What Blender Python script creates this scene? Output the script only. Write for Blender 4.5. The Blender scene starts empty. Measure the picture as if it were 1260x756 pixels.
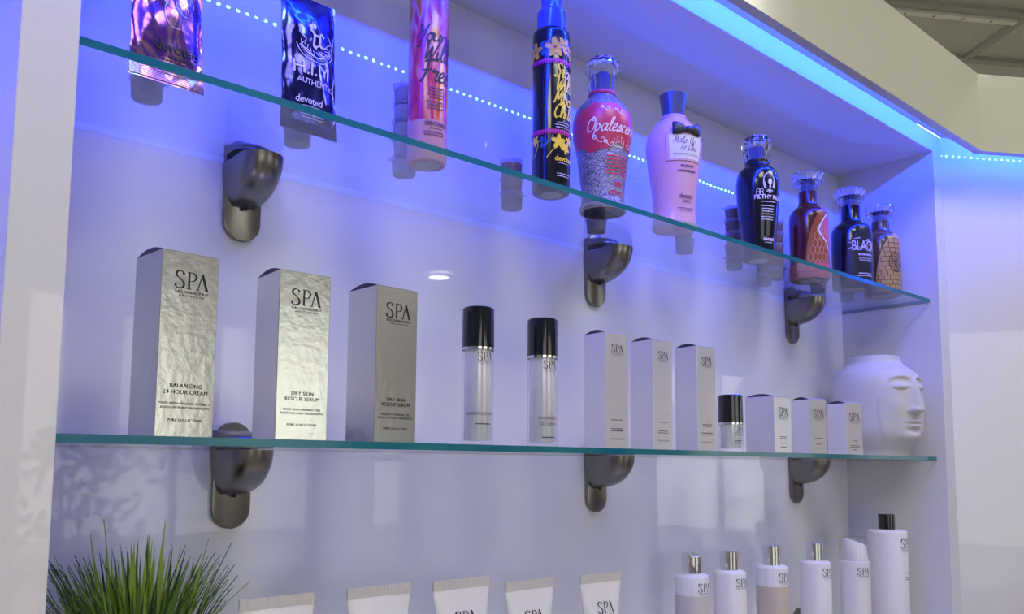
import bpy, bmesh, math, random
from mathutils import Vector, Matrix
PI = math.pi
R = math.radians
scene = bpy.context.scene
C = scene.collection
rnd = random.Random(7)

# ------------------------------------------------------------------ camera
cd = bpy.data.cameras.new('camera')
cam = bpy.data.objects.new('camera', cd)
C.objects.link(cam)
cd.sensor_fit = 'HORIZONTAL'
cd.sensor_width = 36.0
cd.lens = 1034.21 / 1260 * 36
cd.shift_x = (630 - 623.27) / 1260
cd.shift_y = (470.88 - 378) / 1260
cd.clip_start = 0.02
yaw, pit, rol = 0.7109, 0.0977, 0.0070
fw = Vector((math.sin(yaw) * math.cos(pit), math.cos(yaw) * math.cos(pit), math.sin(pit)))
r0 = Vector((math.cos(yaw), -math.sin(yaw), 0))
u0 = r0.cross(fw)
rr = r0 * math.cos(rol) + u0 * math.sin(rol)
uu = -r0 * math.sin(rol) + u0 * math.cos(rol)
cam.matrix_world = Matrix(((rr.x, uu.x, -fw.x, -0.1754), (rr.y, uu.y, -fw.y, -0.7843),
                           (rr.z, uu.z, -fw.z, -0.0245), (0, 0, 0, 1)))
scene.camera = cam

# ------------------------------------------------------------------ sky, exposure
SKY = 2.35
world = bpy.data.worlds.new('overcast_sky')
scene.world = world
world.use_nodes = True
world.node_tree.nodes['Background'].inputs[0].default_value = (1.0, 0.97, 0.90, 1)
world.node_tree.nodes['Background'].inputs[1].default_value = SKY
vs = scene.view_settings
vs.view_transform = 'Standard'
vs.look = 'None'
vs.gamma = 1.0
vs.exposure = 0.0
vs.use_curve_mapping = False
scene.cycles.max_bounces = 12
scene.cycles.transparent_max_bounces = 24
scene.cycles.sample_clamp_indirect = 6.0
LED = 2450.0
LEDCOL = (0.007, 0.037, 1.0)
DOWN = 26.0
PANEL = 9.6

# ------------------------------------------------------------------ dimensions (metres; z = 0 is the top of the middle shelf)
W, D, SF, ZT, T = 1.7957, 0.2317, 0.0205, 0.7033, 0.0445
Z1, Z3, G = 0.36, -0.36, 0.0082
FLOOR, CEIL = -1.55, 1.35
gx, gy = 0.848, -0.530            # direction of the angled wall on the right
FY, FZB, FZT, FTH = -0.097, 0.681, 0.861, 0.018

# ------------------------------------------------------------------ materials
def lin(c):
    return tuple(((v / 255) / 12.92 if v / 255 <= 0.04045 else ((v / 255 + 0.055) / 1.055) ** 2.4) for v in c)

def mat(name, col, rough=0.4, metal=0.0, spec=0.5, trans=0.0, coat=0.0, bump=None, ior=1.45, emit=None, sss=0.0):
    m = bpy.data.materials.new(name)
    m.use_nodes = True
    nt = m.node_tree
    b = nt.nodes['Principled BSDF']
    b.inputs['Base Color'].default_value = (*col, 1)
    b.inputs['Roughness'].default_value = rough
    b.inputs['Metallic'].default_value = metal
    b.inputs['Specular IOR Level'].default_value = spec
    b.inputs['Transmission Weight'].default_value = trans
    b.inputs['Coat Weight'].default_value = coat
    b.inputs['Coat Roughness'].default_value = 0.03
    b.inputs['IOR'].default_value = ior
    if emit:
        b.inputs['Emission Color'].default_value = (*emit[0], 1)
        b.inputs['Emission Strength'].default_value = emit[1]
    if bump:
        scale, strength, dist = bump[:3]
        tc = nt.nodes.new('ShaderNodeTexCoord')
        n = nt.nodes.new('ShaderNodeTexNoise')
        n.inputs['Scale'].default_value = scale
        n.inputs['Detail'].default_value = 3
        bp = nt.nodes.new('ShaderNodeBump')
        bp.inputs['Strength'].default_value = strength
        bp.inputs['Distance'].default_value = dist
        nt.links.new(tc.outputs['Object'], n.inputs['Vector'])
        nt.links.new(n.outputs['Fac'], bp.inputs['Height'])
        nt.links.new(bp.outputs['Normal'], b.inputs['Normal'])
    return m

def ramp(nt, stops, interp='LINEAR'):
    r = nt.nodes.new('ShaderNodeValToRGB')
    cr = r.color_ramp
    cr.interpolation = interp
    while len(cr.elements) < len(stops):
        cr.elements.new(0.5)
    for e, (p, c) in zip(cr.elements, stops):
        e.position = p
        e.color = (*c, 1)
    return r

def noise_col(m, stops, scale=(20, 20, 20), detail=3, distort=0.0, kind='noise', interp='LINEAR', randomness=1.0):
    nt = m.node_tree
    b = nt.nodes['Principled BSDF']
    tc = nt.nodes.new('ShaderNodeTexCoord')
    mp = nt.nodes.new('ShaderNodeMapping')
    mp.inputs['Scale'].default_value = scale
    nt.links.new(tc.outputs['Object'], mp.inputs['Vector'])
    if kind == 'noise':
        n = nt.nodes.new('ShaderNodeTexNoise')
        n.inputs['Scale'].default_value = 1
        n.inputs['Detail'].default_value = detail
        n.inputs['Distortion'].default_value = distort
        out = n.outputs['Fac']
    elif kind == 'voronoi':
        n = nt.nodes.new('ShaderNodeTexVoronoi')
        n.inputs['Scale'].default_value = 1
        sep = nt.nodes.new('ShaderNodeSeparateColor')
        nt.links.new(n.outputs['Color'], sep.inputs[0])
        out = sep.outputs[0]
    nt.links.new(mp.outputs['Vector'], n.inputs['Vector'])
    r = ramp(nt, stops, interp)
    nt.links.new(out, r.inputs['Fac'])
    nt.links.new(r.outputs['Color'], b.inputs['Base Color'])
    return m

def clear_mat(name, tint, tint_opacity=0.0, body=(0.8, 0.8, 0.8), rough=0.0, f0=0.04):
    """clear sheet: transparent body with a Schlick reflection, the same from both sides"""
    m = bpy.data.materials.new(name)
    m.use_nodes = True
    nt = m.node_tree
    nt.nodes.remove(nt.nodes['Principled BSDF'])
    out = nt.nodes['Material Output']
    geo = nt.nodes.new('ShaderNodeNewGeometry')
    dot = nt.nodes.new('ShaderNodeVectorMath'); dot.operation = 'DOT_PRODUCT'
    nt.links.new(geo.outputs['Normal'], dot.inputs[0])
    nt.links.new(geo.outputs['Incoming'], dot.inputs[1])
    def mth(op, a, b=None):
        n = nt.nodes.new('ShaderNodeMath'); n.operation = op
        for i, v in enumerate((a, b)):
            if v is None: continue
            if isinstance(v, (int, float)): n.inputs[i].default_value = v
            else: nt.links.new(v, n.inputs[i])
        return n.outputs[0]
    c = mth('ABSOLUTE', dot.outputs['Value'])
    f = mth('ADD', mth('MULTIPLY', mth('POWER', mth('SUBTRACT', 1.0, c), 5.0), 1 - f0), f0)
    tr = nt.nodes.new('ShaderNodeBsdfTransparent')
    tr.inputs[0].default_value = (*tint, 1)
    gl = nt.nodes.new('ShaderNodeBsdfGlossy')
    gl.inputs['Roughness'].default_value = rough
    base = tr.outputs[0]
    if tint_opacity:
        df = nt.nodes.new('ShaderNodeBsdfDiffuse'); df.inputs[0].default_value = (*body, 1)
        tl = nt.nodes.new('ShaderNodeBsdfTranslucent'); tl.inputs[0].default_value = (*body, 1)
        ad = nt.nodes.new('ShaderNodeMixShader'); ad.inputs[0].default_value = 0.5
        nt.links.new(df.outputs[0], ad.inputs[1]); nt.links.new(tl.outputs[0], ad.inputs[2])
        mx0 = nt.nodes.new('ShaderNodeMixShader'); mx0.inputs[0].default_value = tint_opacity
        nt.links.new(tr.outputs[0], mx0.inputs[1]); nt.links.new(ad.outputs[0], mx0.inputs[2])
        base = mx0.outputs[0]
    mx = nt.nodes.new('ShaderNodeMixShader')
    nt.links.new(f, mx.inputs[0]); nt.links.new(base, mx.inputs[1]); nt.links.new(gl.outputs[0], mx.inputs[2])
    nt.links.new(mx.outputs[0], out.inputs['Surface'])
    return m

M = {}
M['gloss_white'] = mat('gloss_white_laminate', (0.74, 0.73, 0.75), 0.018, spec=0.55)
M['matt_white'] = mat('satin_white_laminate', (0.72, 0.71, 0.73), 0.22)
M['fascia'] = mat('cream_gloss_fascia', (0.54, 0.545, 0.445), 0.14)
M['wallpaint'] = mat('wall_paint', (0.55, 0.53, 0.5), 0.7)
M['wallwhite'] = mat('white_wall_paint', (0.8, 0.79, 0.74), 0.7)
M['floor'] = mat('pale_floor', (0.50, 0.47, 0.43), 0.3)
M['tile'] = mat('ceiling_tile', (0.44, 0.43, 0.37), 0.95, bump=(220, 0.7, 0.004))
noise_col(M['tile'], [(0.35, (0.52, 0.51, 0.42)), (0.6, (0.68, 0.67, 0.56))], (260, 260, 260), 2)
M['bar'] = mat('grid_bar_paint', (0.40, 0.39, 0.33), 0.5)
M['slot'] = mat('slot_paint', (0.88, 0.87, 0.74), 0.5)
M['dark'] = mat('dark_gap', (0.02, 0.02, 0.02), 0.6)
M['glass'] = clear_mat('shelf_glass', (0.955, 0.985, 0.975))
M['glass_edge_back'] = mat('shelf_glass_back_edge', (0.80, 0.85, 0.90), 0.15)
M['glass_edge'] = mat('shelf_glass_edge', (0.01, 0.16, 0.17), 0.1, spec=0.4)
noise_col(M['glass_edge'], [(0.3, (0.010, 0.135, 0.20)), (0.7, (0.030, 0.20, 0.20))], (9, 9, 9), 1)
M['pane'] = clear_mat('window_glass', (0.95, 0.97, 0.96))
M['steel'] = mat('brushed_nickel', (0.25, 0.235, 0.215), 0.28, metal=1.0, bump=(90, 0.04, 0.001))
M['led'] = mat('led_chip', (0.1, 0.1, 0.1), 0.5, emit=(LEDCOL, LED))
M['lamp'] = mat('downlight_glow', (0.9, 0.9, 0.9), 0.5, emit=((1, 0.93, 0.8), DOWN))
M['panel_light'] = mat('led_panel_diffuser', (0.9, 0.9, 0.9), 0.5, emit=((1, 0.96, 0.88), PANEL))
M['ink'] = mat('black_ink', (0.012, 0.012, 0.014), 0.45)
M['inkgrey'] = mat('grey_ink', (0.12, 0.12, 0.13), 0.5)
M['foil_warm'] = mat('silver_foil_card', (0.72, 0.72, 0.66), 0.24, metal=0.92, bump=(85, 0.10, 0.004))
M['foil_cool'] = mat('pearl_foil_card', (0.80, 0.77, 0.80), 0.36, metal=0.72, bump=(85, 0.12, 0.004))
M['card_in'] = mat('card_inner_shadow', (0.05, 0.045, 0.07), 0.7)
M['black_gloss'] = mat('black_gloss_plastic', (0.008, 0.008, 0.012), 0.08, coat=0.5)
M['acrylic'] = clear_mat('clear_acrylic', (0.97, 0.97, 0.98))
M['silver_core'] = mat('pearl_silver_core', (0.82, 0.80, 0.84), 0.2, metal=0.22, coat=0.3)
M['ceramic'] = mat('matt_white_ceramic', (0.62, 0.60, 0.61), 0.42, spec=0.4)
M['tube'] = mat('pearl_white_tube', (0.80, 0.78, 0.82), 0.28, coat=0.3)
M['seal'] = mat('tube_seal', (0.62, 0.60, 0.60), 0.4, bump=(400, 0.4, 0.002))
M['bottle_white'] = mat('satin_white_plastic', (0.82, 0.79, 0.86), 0.3, coat=0.1)
M['bottle_milk'] = mat('milky_frosted_plastic', (0.78, 0.76, 0.83), 0.32)
M['lotion_beige'] = mat('beige_lotion_fill', (0.60, 0.52, 0.46), 0.32)
M['lotion_grey'] = mat('grey_lotion_fill', (0.60, 0.57, 0.60), 0.32)
M['chrome'] = mat('chrome', (0.80, 0.80, 0.82), 0.06, metal=1.0)
M['crystal'] = mat('clear_crystal', (0.98, 0.98, 1.0), 0.02, trans=1.0, ior=1.48)
M['red'] = mat('coral_red_print', (0.60, 0.045, 0.085), 0.3)
M['white_ink'] = mat('white_ink', (0.85, 0.80, 0.82), 0.45)
M['glitter'] = mat('silver_glitter', (0.4, 0.38, 0.4), 0.22, metal=0.55, bump=(500, 0.8, 0.003))
noise_col(M['glitter'], [(0.0, (0.10, 0.10, 0.13)), (0.5, (0.30, 0.28, 0.31)), (0.85, (0.42, 0.38, 0.40)), (1.0, (0.60, 0.54, 0.44))], (650, 650, 650), kind='voronoi')
M['pink'] = mat('pale_pink_plastic', (0.72, 0.40, 0.58), 0.28, coat=0.2)
M['label_white'] = mat('white_label', (0.80, 0.77, 0.80), 0.4)
M['plum'] = mat('plum_ink', (0.16, 0.05, 0.13), 0.5)
M['gunmetal'] = mat('gunmetal_cap', (0.16, 0.17, 0.25), 0.28, metal=0.75)
M['ribbon'] = mat('dark_satin_ribbon', (0.05, 0.045, 0.04), 0.3, bump=(120, 0.3, 0.002))
M['black_plastic'] = mat('black_bottle_plastic', (0.006, 0.006, 0.012), 0.16, coat=0.3)
M['amber'] = mat('amber_red_plastic', (0.085, 0.011, 0.007), 0.2, coat=0.2)
M['brown'] = mat('brown_bottle_plastic', (0.11, 0.06, 0.03), 0.2, coat=0.3)
M['panel_black'] = mat('charcoal_panel', (0.018, 0.017, 0.022), 0.3)
M['panel_orange'] = mat('orange_panel', (0.34, 0.075, 0.010), 0.3)
M['panel_gold'] = mat('gold_brick_panel', (0.48, 0.30, 0.09), 0.35)
M['coral'] = mat('coral_panel', (0.62, 0.10, 0.12), 0.3)
M['gold'] = mat('gold_foil_ink', (0.85, 0.60, 0.03), 0.35)
M['petal'] = mat('yellow_petal_print', (0.85, 0.42, 0.03), 0.4)
M['petal2'] = mat('peach_petal_print', (0.62, 0.36, 0.22), 0.4)
M['leafblue'] = mat('blue_leaf_print', (0.03, 0.10, 0.22), 0.4)
M['magenta'] = mat('magenta_print', (0.42, 0.015, 0.20), 0.4)
M['pump'] = mat('translucent_blue_pump', (0.09, 0.10, 0.34), 0.2, coat=0.3)
M['cap_core'] = mat('blue_tinted_cap_core', (0.30, 0.36, 0.80), 0.1, trans=0.5)
M['grey_plastic'] = mat('grey_base_plastic', (0.42, 0.40, 0.42), 0.45)
M['sunset'] = mat('sunset_swirl_print', (0.6, 0.2, 0.3), 0.22, coat=0.25)
noise_col(M['sunset'], [(0.2, (0.16, 0.02, 0.22)), (0.36, (0.40, 0.012, 0.10)), (0.46, (0.56, 0.04, 0.09)), (0.54, (0.66, 0.24, 0.24)), (0.62, (0.64, 0.17, 0.02)), (0.72, (0.50, 0.03, 0.04)), (0.85, (0.28, 0.012, 0.08))], (38, 38, 9), 2, 1.2)
M['pale_rose'] = mat('pale_rose_reflection', (0.52, 0.26, 0.28), 0.22, coat=0.3)
M['holo'] = mat('holographic_foil', (0.7, 0.5, 0.8), 0.17, metal=0.9, bump=(16, 0.42, 0.012))
noise_col(M['holo'], [(0.30, (0.13, 0.05, 0.50)), (0.46, (0.22, 0.09, 0.58)), (0.52, (0.60, 0.32, 0.44)), (0.56, (0.20, 0.09, 0.60)), (0.7, (0.16, 0.44, 0.70))], (22, 22, 14), 3, 1.5)  # blue and peach reflections of silver foil put into its colour
M['bluefoil'] = mat('dark_blue_foil', (0.05, 0.05, 0.3), 0.15, metal=0.92, bump=(15, 0.42, 0.012))
noise_col(M['bluefoil'], [(0.3, (0.015, 0.015, 0.10)), (0.5, (0.05, 0.05, 0.36)), (0.62, (0.10, 0.18, 0.50)), (0.75, (0.18, 0.40, 0.48))], (24, 24, 14), 3, 1.2)
M['ink_lilac'] = mat('pale_lilac_ink', (0.55, 0.52, 0.75), 0.4)
M['cup'] = clear_mat('frosted_cup_plastic', (0.90, 0.90, 0.94), 0.34, (0.55, 0.53, 0.62), rough=0.15)
M['cup_clear'] = clear_mat('clear_lid_plastic', (0.93, 0.93, 0.96), 0.14, (0.7, 0.68, 0.75), rough=0.08)
M['fill_grey'] = mat('grey_lotion', (0.30, 0.29, 0.34), 0.4)
M['fill_lilac'] = mat('lilac_lotion', (0.52, 0.47, 0.62), 0.4)
M['fill_mauve'] = mat('mauve_lotion', (0.26, 0.12, 0.14), 0.4)
M['fill_red'] = mat('dark_red_lotion', (0.12, 0.035, 0.035), 0.4)
M['grass1'] = mat('grass_blade', (0.10, 0.21, 0.018), 0.45)
M['grass2'] = mat('light_grass_blade', (0.26, 0.38, 0.05), 0.45)
M['grass3'] = mat('dark_grass_blade', (0.025, 0.07, 0.012), 0.45)
M['pot'] = mat('white_pot', (0.7, 0.7, 0.7), 0.3)
M['soil'] = mat('dark_moss', (0.03, 0.04, 0.015), 0.9)
M['decal'] = mat('white_window_vinyl', (0.85, 0.85, 0.82), 0.6, emit=None)
_nt = M['decal'].node_tree
_tl = _nt.nodes.new('ShaderNodeBsdfTranslucent'); _tl.inputs[0].default_value = (0.92, 0.92, 0.9, 1)
_nt.links.new(_tl.outputs[0], _nt.nodes['Material Output'].inputs['Surface'])
M['leaf'] = mat('dark_leaf', (0.03, 0.05, 0.03), 0.5)
M['wood'] = mat('grey_counter', (0.45, 0.42, 0.42), 0.3)
M['pavement'] = mat('street_pavement', (0.36, 0.35, 0.34), 0.8)

# ------------------------------------------------------------------ mesh helpers
class MB:
    def __init__(s):
        s.v = []; s.f = []; s.m = []
    def add(s, vs, fs, mi=0, mp=None):
        o = len(s.v)
        s.v += [tuple(mp(*q)) if mp else tuple(q) for q in vs]
        s.f += [tuple(i + o for i in f) for f in fs]
        s.m += [mi] * len(fs)
        return s
    def box(s, x0, x1, y0, y1, z0, z1, mi=0):
        return s.add([(x0, y0, z0), (x1, y0, z0), (x1, y1, z0), (x0, y1, z0), (x0, y0, z1), (x1, y0, z1), (x1, y1, z1), (x0, y1, z1)],
                     [(3, 2, 1, 0), (4, 5, 6, 7), (0, 1, 5, 4), (1, 2, 6, 5), (2, 3, 7, 6), (3, 0, 4, 7)], mi)
    def lathe(s, prof, n=40, mi=0, sx=1, sy=1, cap0=True, cap1=True, facet=None):
        vs = []
        for z, r in prof:
            for k in range(n):
                a = 2 * PI * k / n
                q = r * (facet(k, z) if facet else 1)
                vs.append((q * math.cos(a) * sx, q * math.sin(a) * sy, z))
        fs = []
        for i in range(len(prof) - 1):
            for k in range(n):
                a, b = i * n + k, i * n + (k + 1) % n
                fs.append((a, b, b + n, a + n))
        if cap0: fs.append(tuple(range(n - 1, -1, -1)))
        if cap1: fs.append(tuple((len(prof) - 1) * n + k for k in range(n)))
        return s.add(vs, fs, mi)
    def loft(s, rings, mi=0, cap0=True, cap1=True):
        n = len(rings[0]); vs = [q for rg in rings for q in rg]; fs = []
        for i in range(len(rings) - 1):
            for k in range(n):
                a, b = i * n + k, i * n + (k + 1) % n
                fs.append((a, b, b + n, a + n))
        if cap0: fs.append(tuple(range(n - 1, -1, -1)))
        if cap1: fs.append(tuple((len(rings) - 1) * n + k for k in range(n)))
        return s.add(vs, fs, mi)
    def build(s, name, mats, parent=None, smooth=False, loc=None, bevel=0, seg=2, auto=None):
        me = bpy.data.meshes.new(name)
        me.from_pydata(s.v, [], s.f)
        for m in (mats if isinstance(mats, (list, tuple)) else [mats]):
            me.materials.append(m)
        me.polygons.foreach_set('material_index', s.m)
        bm = bmesh.new(); bm.from_mesh(me)
        bmesh.ops.recalc_face_normals(bm, faces=bm.faces)
        if bevel:
            bmesh.ops.bevel(bm, geom=bm.edges[:], offset=bevel, segments=seg, affect='EDGES', profile=0.5)
        if auto:
            for e in bm.edges:
                e.smooth = len(e.link_faces) == 2 and e.calc_face_angle(0) < auto
            smooth = True
        for f in bm.faces: f.smooth = smooth
        bm.to_mesh(me); bm.free()
        return link(name, me, parent, loc)

def link(name, me, parent=None, loc=None):
    o = bpy.data.objects.new(name, me)
    C.objects.link(o)
    if parent: o.parent = parent
    if loc: o.location = loc
    return o

def tag(o, label=None, cat=None, group=None, kind=None):
    if label: o['label'] = label
    if cat: o['category'] = cat
    if group: o['group'] = group
    if kind: o['kind'] = kind
    return o

def thing(name, loc, label, cat, group=None, rz=0):
    o = bpy.data.objects.new(name, None)
    o.empty_display_size = 0.02
    C.objects.link(o)
    o.location = loc
    o.rotation_euler = (0, 0, rz)
    return tag(o, label, cat, group)

def copy_tree(o, parent=None):
    c = o.copy()
    C.objects.link(c)
    c.parent = parent
    for ch in list(o.children):
        copy_tree(ch, c)
    return c

# ------------------------------------------------------------------ lettering
_tc = {}
def text2d(body, size, spacing=1.0, bold=0.0, shear=0.0, align='CENTER'):
    key = (body, spacing, bold, shear, align)
    if key not in _tc:
        cu = bpy.data.curves.new('t', 'FONT')
        cu.body = body; cu.size = 1.0; cu.align_x = align
        cu.space_character = spacing; cu.offset = bold; cu.shear = shear
        cu.resolution_u = 2; cu.fill_mode = 'FRONT'
        ob = bpy.data.objects.new('t', cu)
        C.objects.link(ob)
        dg = bpy.context.evaluated_depsgraph_get()
        me = bpy.data.meshes.new_from_object(ob.evaluated_get(dg))
        _tc[key] = ([(v.co.x, v.co.y) for v in me.vertices], [tuple(p.vertices) for p in me.polygons])
        bpy.data.objects.remove(ob); bpy.data.meshes.remove(me); bpy.data.curves.remove(cu)
    vs, fs = _tc[key]
    return [(x * size, y * size) for x, y in vs], fs

def catmull(pts, n=6):
    if len(pts) < 3: return list(pts)
    P = [pts[0]] + list(pts) + [pts[-1]]
    out = []
    for i in range(1, len(P) - 2):
        for k in range(n):
            t = k / n
            q = []
            for d in (0, 1):
                a, b, c, e = P[i-1][d], P[i][d], P[i+1][d], P[i+2][d]
                q.append(0.5 * (2*b + (c-a)*t + (2*a-5*b+4*c-e)*t*t + (3*b-a-3*c+e)*t**3))
            out.append(tuple(q))
    out.append(pts[-1])
    return out

def ribbon(pts, w, contrast=0.6, pen=R(35), smooth=True):
    P = catmull(pts) if smooth else list(pts)
    vs = []; fs = []
    for i, (x, y) in enumerate(P):
        a = P[max(0, i-1)]; b = P[min(len(P)-1, i+1)]
        dx, dy = b[0]-a[0], b[1]-a[1]
        L = math.hypot(dx, dy) or 1
        ww = w * ((1-contrast) + contrast * abs(math.sin(math.atan2(dy, dx) - pen))) / 2
        vs += [(x - dy/L*ww, y + dx/L*ww), (x + dy/L*ww, y - dx/L*ww)]
    for i in range(len(P)-1):
        fs.append((2*i, 2*i+1, 2*i+3, 2*i+2))
    return vs, fs

GL = {
 'a': (.5, [[(.38,.42),(.2,.5),(.04,.25),(.15,0),(.33,.2),(.4,.5),(.36,.1),(.5,.03)]]),
 'c': (.36, [[(.3,.42),(.16,.5),(.04,.25),(.14,.02),(.36,.1)]]),
 'd': (.5, [[(.34,.4),(.18,.48),(.04,.25),(.14,.02),(.3,.15),(.42,.95)], [(.42,.95),(.36,.3),(.38,.05),(.5,.05)]]),
 'e': (.36, [[(.05,.22),(.25,.32),(.28,.47),(.16,.5),(.04,.25),(.12,.03),(.36,.1)]]),
 'g': (.46, [[(.36,.42),(.2,.5),(.05,.28),(.15,.05),(.32,.2),(.38,.5),(.36,-.1),(.25,-.42),(.08,-.35),(.2,-.12),(.48,.08)]]),
 'h': (.45, [[(.05,.3),(.2,.8),(.16,.98),(.08,.8),(.05,.02),(.12,.32),(.26,.48),(.34,.35),(.33,.06),(.45,.03)]]),
 'i': (.22, [[(.04,.45),(.05,.1),(.2,.03)], [(.07,.66),(.1,.72)]]),
 'k': (.42, [[(.05,.3),(.2,.85),(.12,.95),(.06,.02)], [(.3,.45),(.1,.25),(.24,.2),(.4,.02)]]),
 'l': (.26, [[(.02,.1),(.18,.6),(.22,.95),(.12,.95),(.08,.4),(.12,.05),(.26,.05)]]),
 'n': (.46, [[(.03,.48),(.05,.02),(.1,.3),(.25,.5),(.34,.4),(.34,.08),(.46,.03)]]),
 'o': (.44, [[(.22,.5),(.05,.3),(.1,.03),(.28,.02),(.38,.25),(.25,.5),(.2,.42),(.45,.45)]]),
 'p': (.44, [[(.05,.48),(.02,-.42)], [(.05,.35),(.2,.5),(.34,.3),(.22,.04),(.06,.1)]]),
 'r': (.36, [[(.02,.4),(.1,.55),(.12,.42),(.28,.48),(.24,.1),(.36,.03)]]),
 's': (.34, [[(.02,.05),(.22,.5),(.26,.25),(.2,.02),(.04,.06),(.34,.1)]]),
 't': (.32, [[(.18,.85),(.12,.1),(.2,.02),(.32,.08)], [(0,.55),(.32,.58)]]),
 'u': (.48, [[(.02,.48),(.03,.1),(.18,.02),(.34,.25),(.37,.5),(.36,.1),(.48,.03)]]),
 'y': (.44, [[(.03,.48),(.06,.15),(.2,.12),(.36,.5),(.32,-.1),(.2,-.42),(.08,-.3),(.44,.05)]]),
 'C': (.46, [[(.42,.85),(.3,1),(.1,.7),(.06,.25),(.22,0),(.45,.15)]]),
 'D': (.58, [[(.1,1),(.08,0),(.35,.1),(.5,.5),(.35,.9),(.05,.98)]]),
 'F': (.46, [[(.22,.9),(.2,.4),(.1,.02),(0,.08)], [(.02,.9),(.25,.98),(.6,1)], [(.08,.5),(.42,.55)]]),
 'L': (.44, [[(.3,.9),(.22,1),(.14,.5),(.1,.1),(0,.05),(.2,.05),(.42,.02)]]),
 'M': (.66, [[(0,.05),(.1,.3),(.18,1),(.3,.3),(.5,1),(.52,.4),(.58,.03),(.68,.05)]]),
 'O': (.58, [[(.32,1),(.08,.75),(.06,.25),(.26,0),(.5,.25),(.5,.75),(.3,1),(.22,.8),(.4,.75)]]),
 'S': (.48, [[(.42,.85),(.32,1),(.16,.9),(.2,.65),(.36,.4),(.3,.08),(.1,0),(0,.15)]]),
 'U': (.57, [[(.02,.9),(.1,1),(.08,.3),(.22,0),(.4,.3),(.45,1),(.44,.1),(.55,.03)]]),
 'W': (.68, [[(0,.9),(.1,1),(.12,.5),(.18,.02),(.36,.7),(.4,.02),(.6,.6),(.7,1.02)]]),
 'Y': (.52, [[(.02,.85),(.1,1),(.14,.7),(.22,.52),(.4,.7),(.5,1)], [(.5,1),(.36,.3),(.2,-.3),(.05,-.25)]]),
 '&': (.5, [[(.45,.1),(.1,.6),(.2,.8),(.3,.6),(.05,.2),(.2,0),(.45,.4)]]),
 ' ': (.3, []),
}
def script2d(word, size, w=0.09, slant=0.22, contrast=0.6):
    tot = sum(GL[ch][0] for ch in word)
    x = -tot / 2
    vs = []; fs = []
    for ch in word:
        adv, st = GL[ch]
        for s in st:
            v, f = ribbon([(px + x + py * slant, py) for px, py in s], w, contrast)
            o = len(vs)
            vs += v; fs += [tuple(i + o for i in q) for q in f]
        x += adv
    return [(a * size, b * size) for a, b in vs], fs

def merge(parts):
    vs = []; fs = []
    for (v, f), dx, dy in parts:
        o = len(vs)
        vs += [(a + dx, b + dy) for a, b in v]; fs += [tuple(i + o for i in q) for q in f]
    return vs, fs

_logo = None
def spa2d(w, micro=True):
    """SPA word mark, w wide, top of the letters at 0 and running down"""
    S = [(.42,.80),(.37,.95),(.22,1),(.08,.9),(.08,.70),(.27,.53),(.42,.33),(.40,.08),(.22,0),(.07,.05),(.02,.22)]
    L = [(ribbon(S, .10, .62, R(-25)), 0, 0),
         (ribbon([(.68,0),(.68,1)], .085, 0), 0, 0),
         (ribbon([(.68,.985),(.9,.97),(1.02,.76),(.92,.52),(.7,.47)], .085, .65, R(0)), 0, 0),
         (ribbon([(.58,.015),(.8,.015)], .035, 0), 0, 0), (ribbon([(.58,.985),(.72,.985)], .035, 0), 0, 0),
         (ribbon([(1.1,0),(1.335,1)], .045, 0), 0, 0), (ribbon([(1.31,1.0),(1.56,0)], .115, 0), 0, 0),
         (ribbon([(1.03,.015),(1.19,.015)], .035, 0), 0, 0), (ribbon([(1.46,.015),(1.66,.015)], .035, 0), 0, 0)]
    if micro:
        L += [(text2d('SALONNEPRO', .235, 1.12), .83, -.27), (text2d('AMSTERDAM', .14, 1.75), .83, -.46)]
    v, f = merge(L)
    k = w / 1.66
    return [((a - .83) * k, (b - 1) * k * .80) for a, b in v], f

def greek(w, rows, pitch, h, seed=1):
    """rows of illegible fine print as broken dashes, centred"""
    rg = random.Random(seed); vs = []; fs = []
    for r_ in range(rows):
        ww = w * rg.uniform(.72, 1); x = -ww/2
        while x < ww/2:
            l = rg.uniform(.05, .13) * w
            x1 = min(x + l, ww/2); o = len(vs)
            y = -r_ * pitch
            vs += [(x, y), (x1, y), (x1, y + h), (x, y + h)]; fs.append((o, o+1, o+2, o+3))
            x = x1 + .025 * w
    return vs, fs

def rect2d(x0, x1, y0, y1, nx=1, ny=1):
    vs = [(x0 + (x1-x0)*i/nx, y0 + (y1-y0)*j/ny) for j in range(ny+1) for i in range(nx+1)]
    fs = [(j*(nx+1)+i, j*(nx+1)+i+1, (j+1)*(nx+1)+i+1, (j+1)*(nx+1)+i) for j in range(ny) for i in range(nx)]
    return vs, fs

def disc2d(rx, ry, n=20, hole=0.0):
    if hole:
        vs = [(rx*h*math.cos(2*PI*k/n), ry*h*math.sin(2*PI*k/n)) for h in (1, hole) for k in range(n)]
        return vs, [(k, (k+1) % n, n+(k+1) % n, n+k) for k in range(n)]
    return [(rx*math.cos(2*PI*k/n), ry*math.sin(2*PI*k/n)) for k in range(n)], [tuple(range(n))]

def flat(eps=0.0003, y=0.0, dx=0.0):
    return lambda u, v: (u + dx, y - eps, v)

def rad_at(prof, z):
    P = sorted(prof)
    if z <= P[0][0]: return P[0][1]
    for (a, r1), (b, r2) in zip(P, P[1:]):
        if a <= z <= b: return r1 + (r2 - r1) * (z - a) / max(1e-9, b - a)
    return P[-1][1]

def around(prof, eps=0.0004, phi=0.0, rref=None):
    """wrap (u, v) round a turned body, u = 0 facing -Y"""
    def f(u, v):
        r_ = rad_at(prof, v) + eps
        a = u / (rref or r_) + phi
        return (r_ * math.sin(a), -r_ * math.cos(a), v)
    return f

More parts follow.
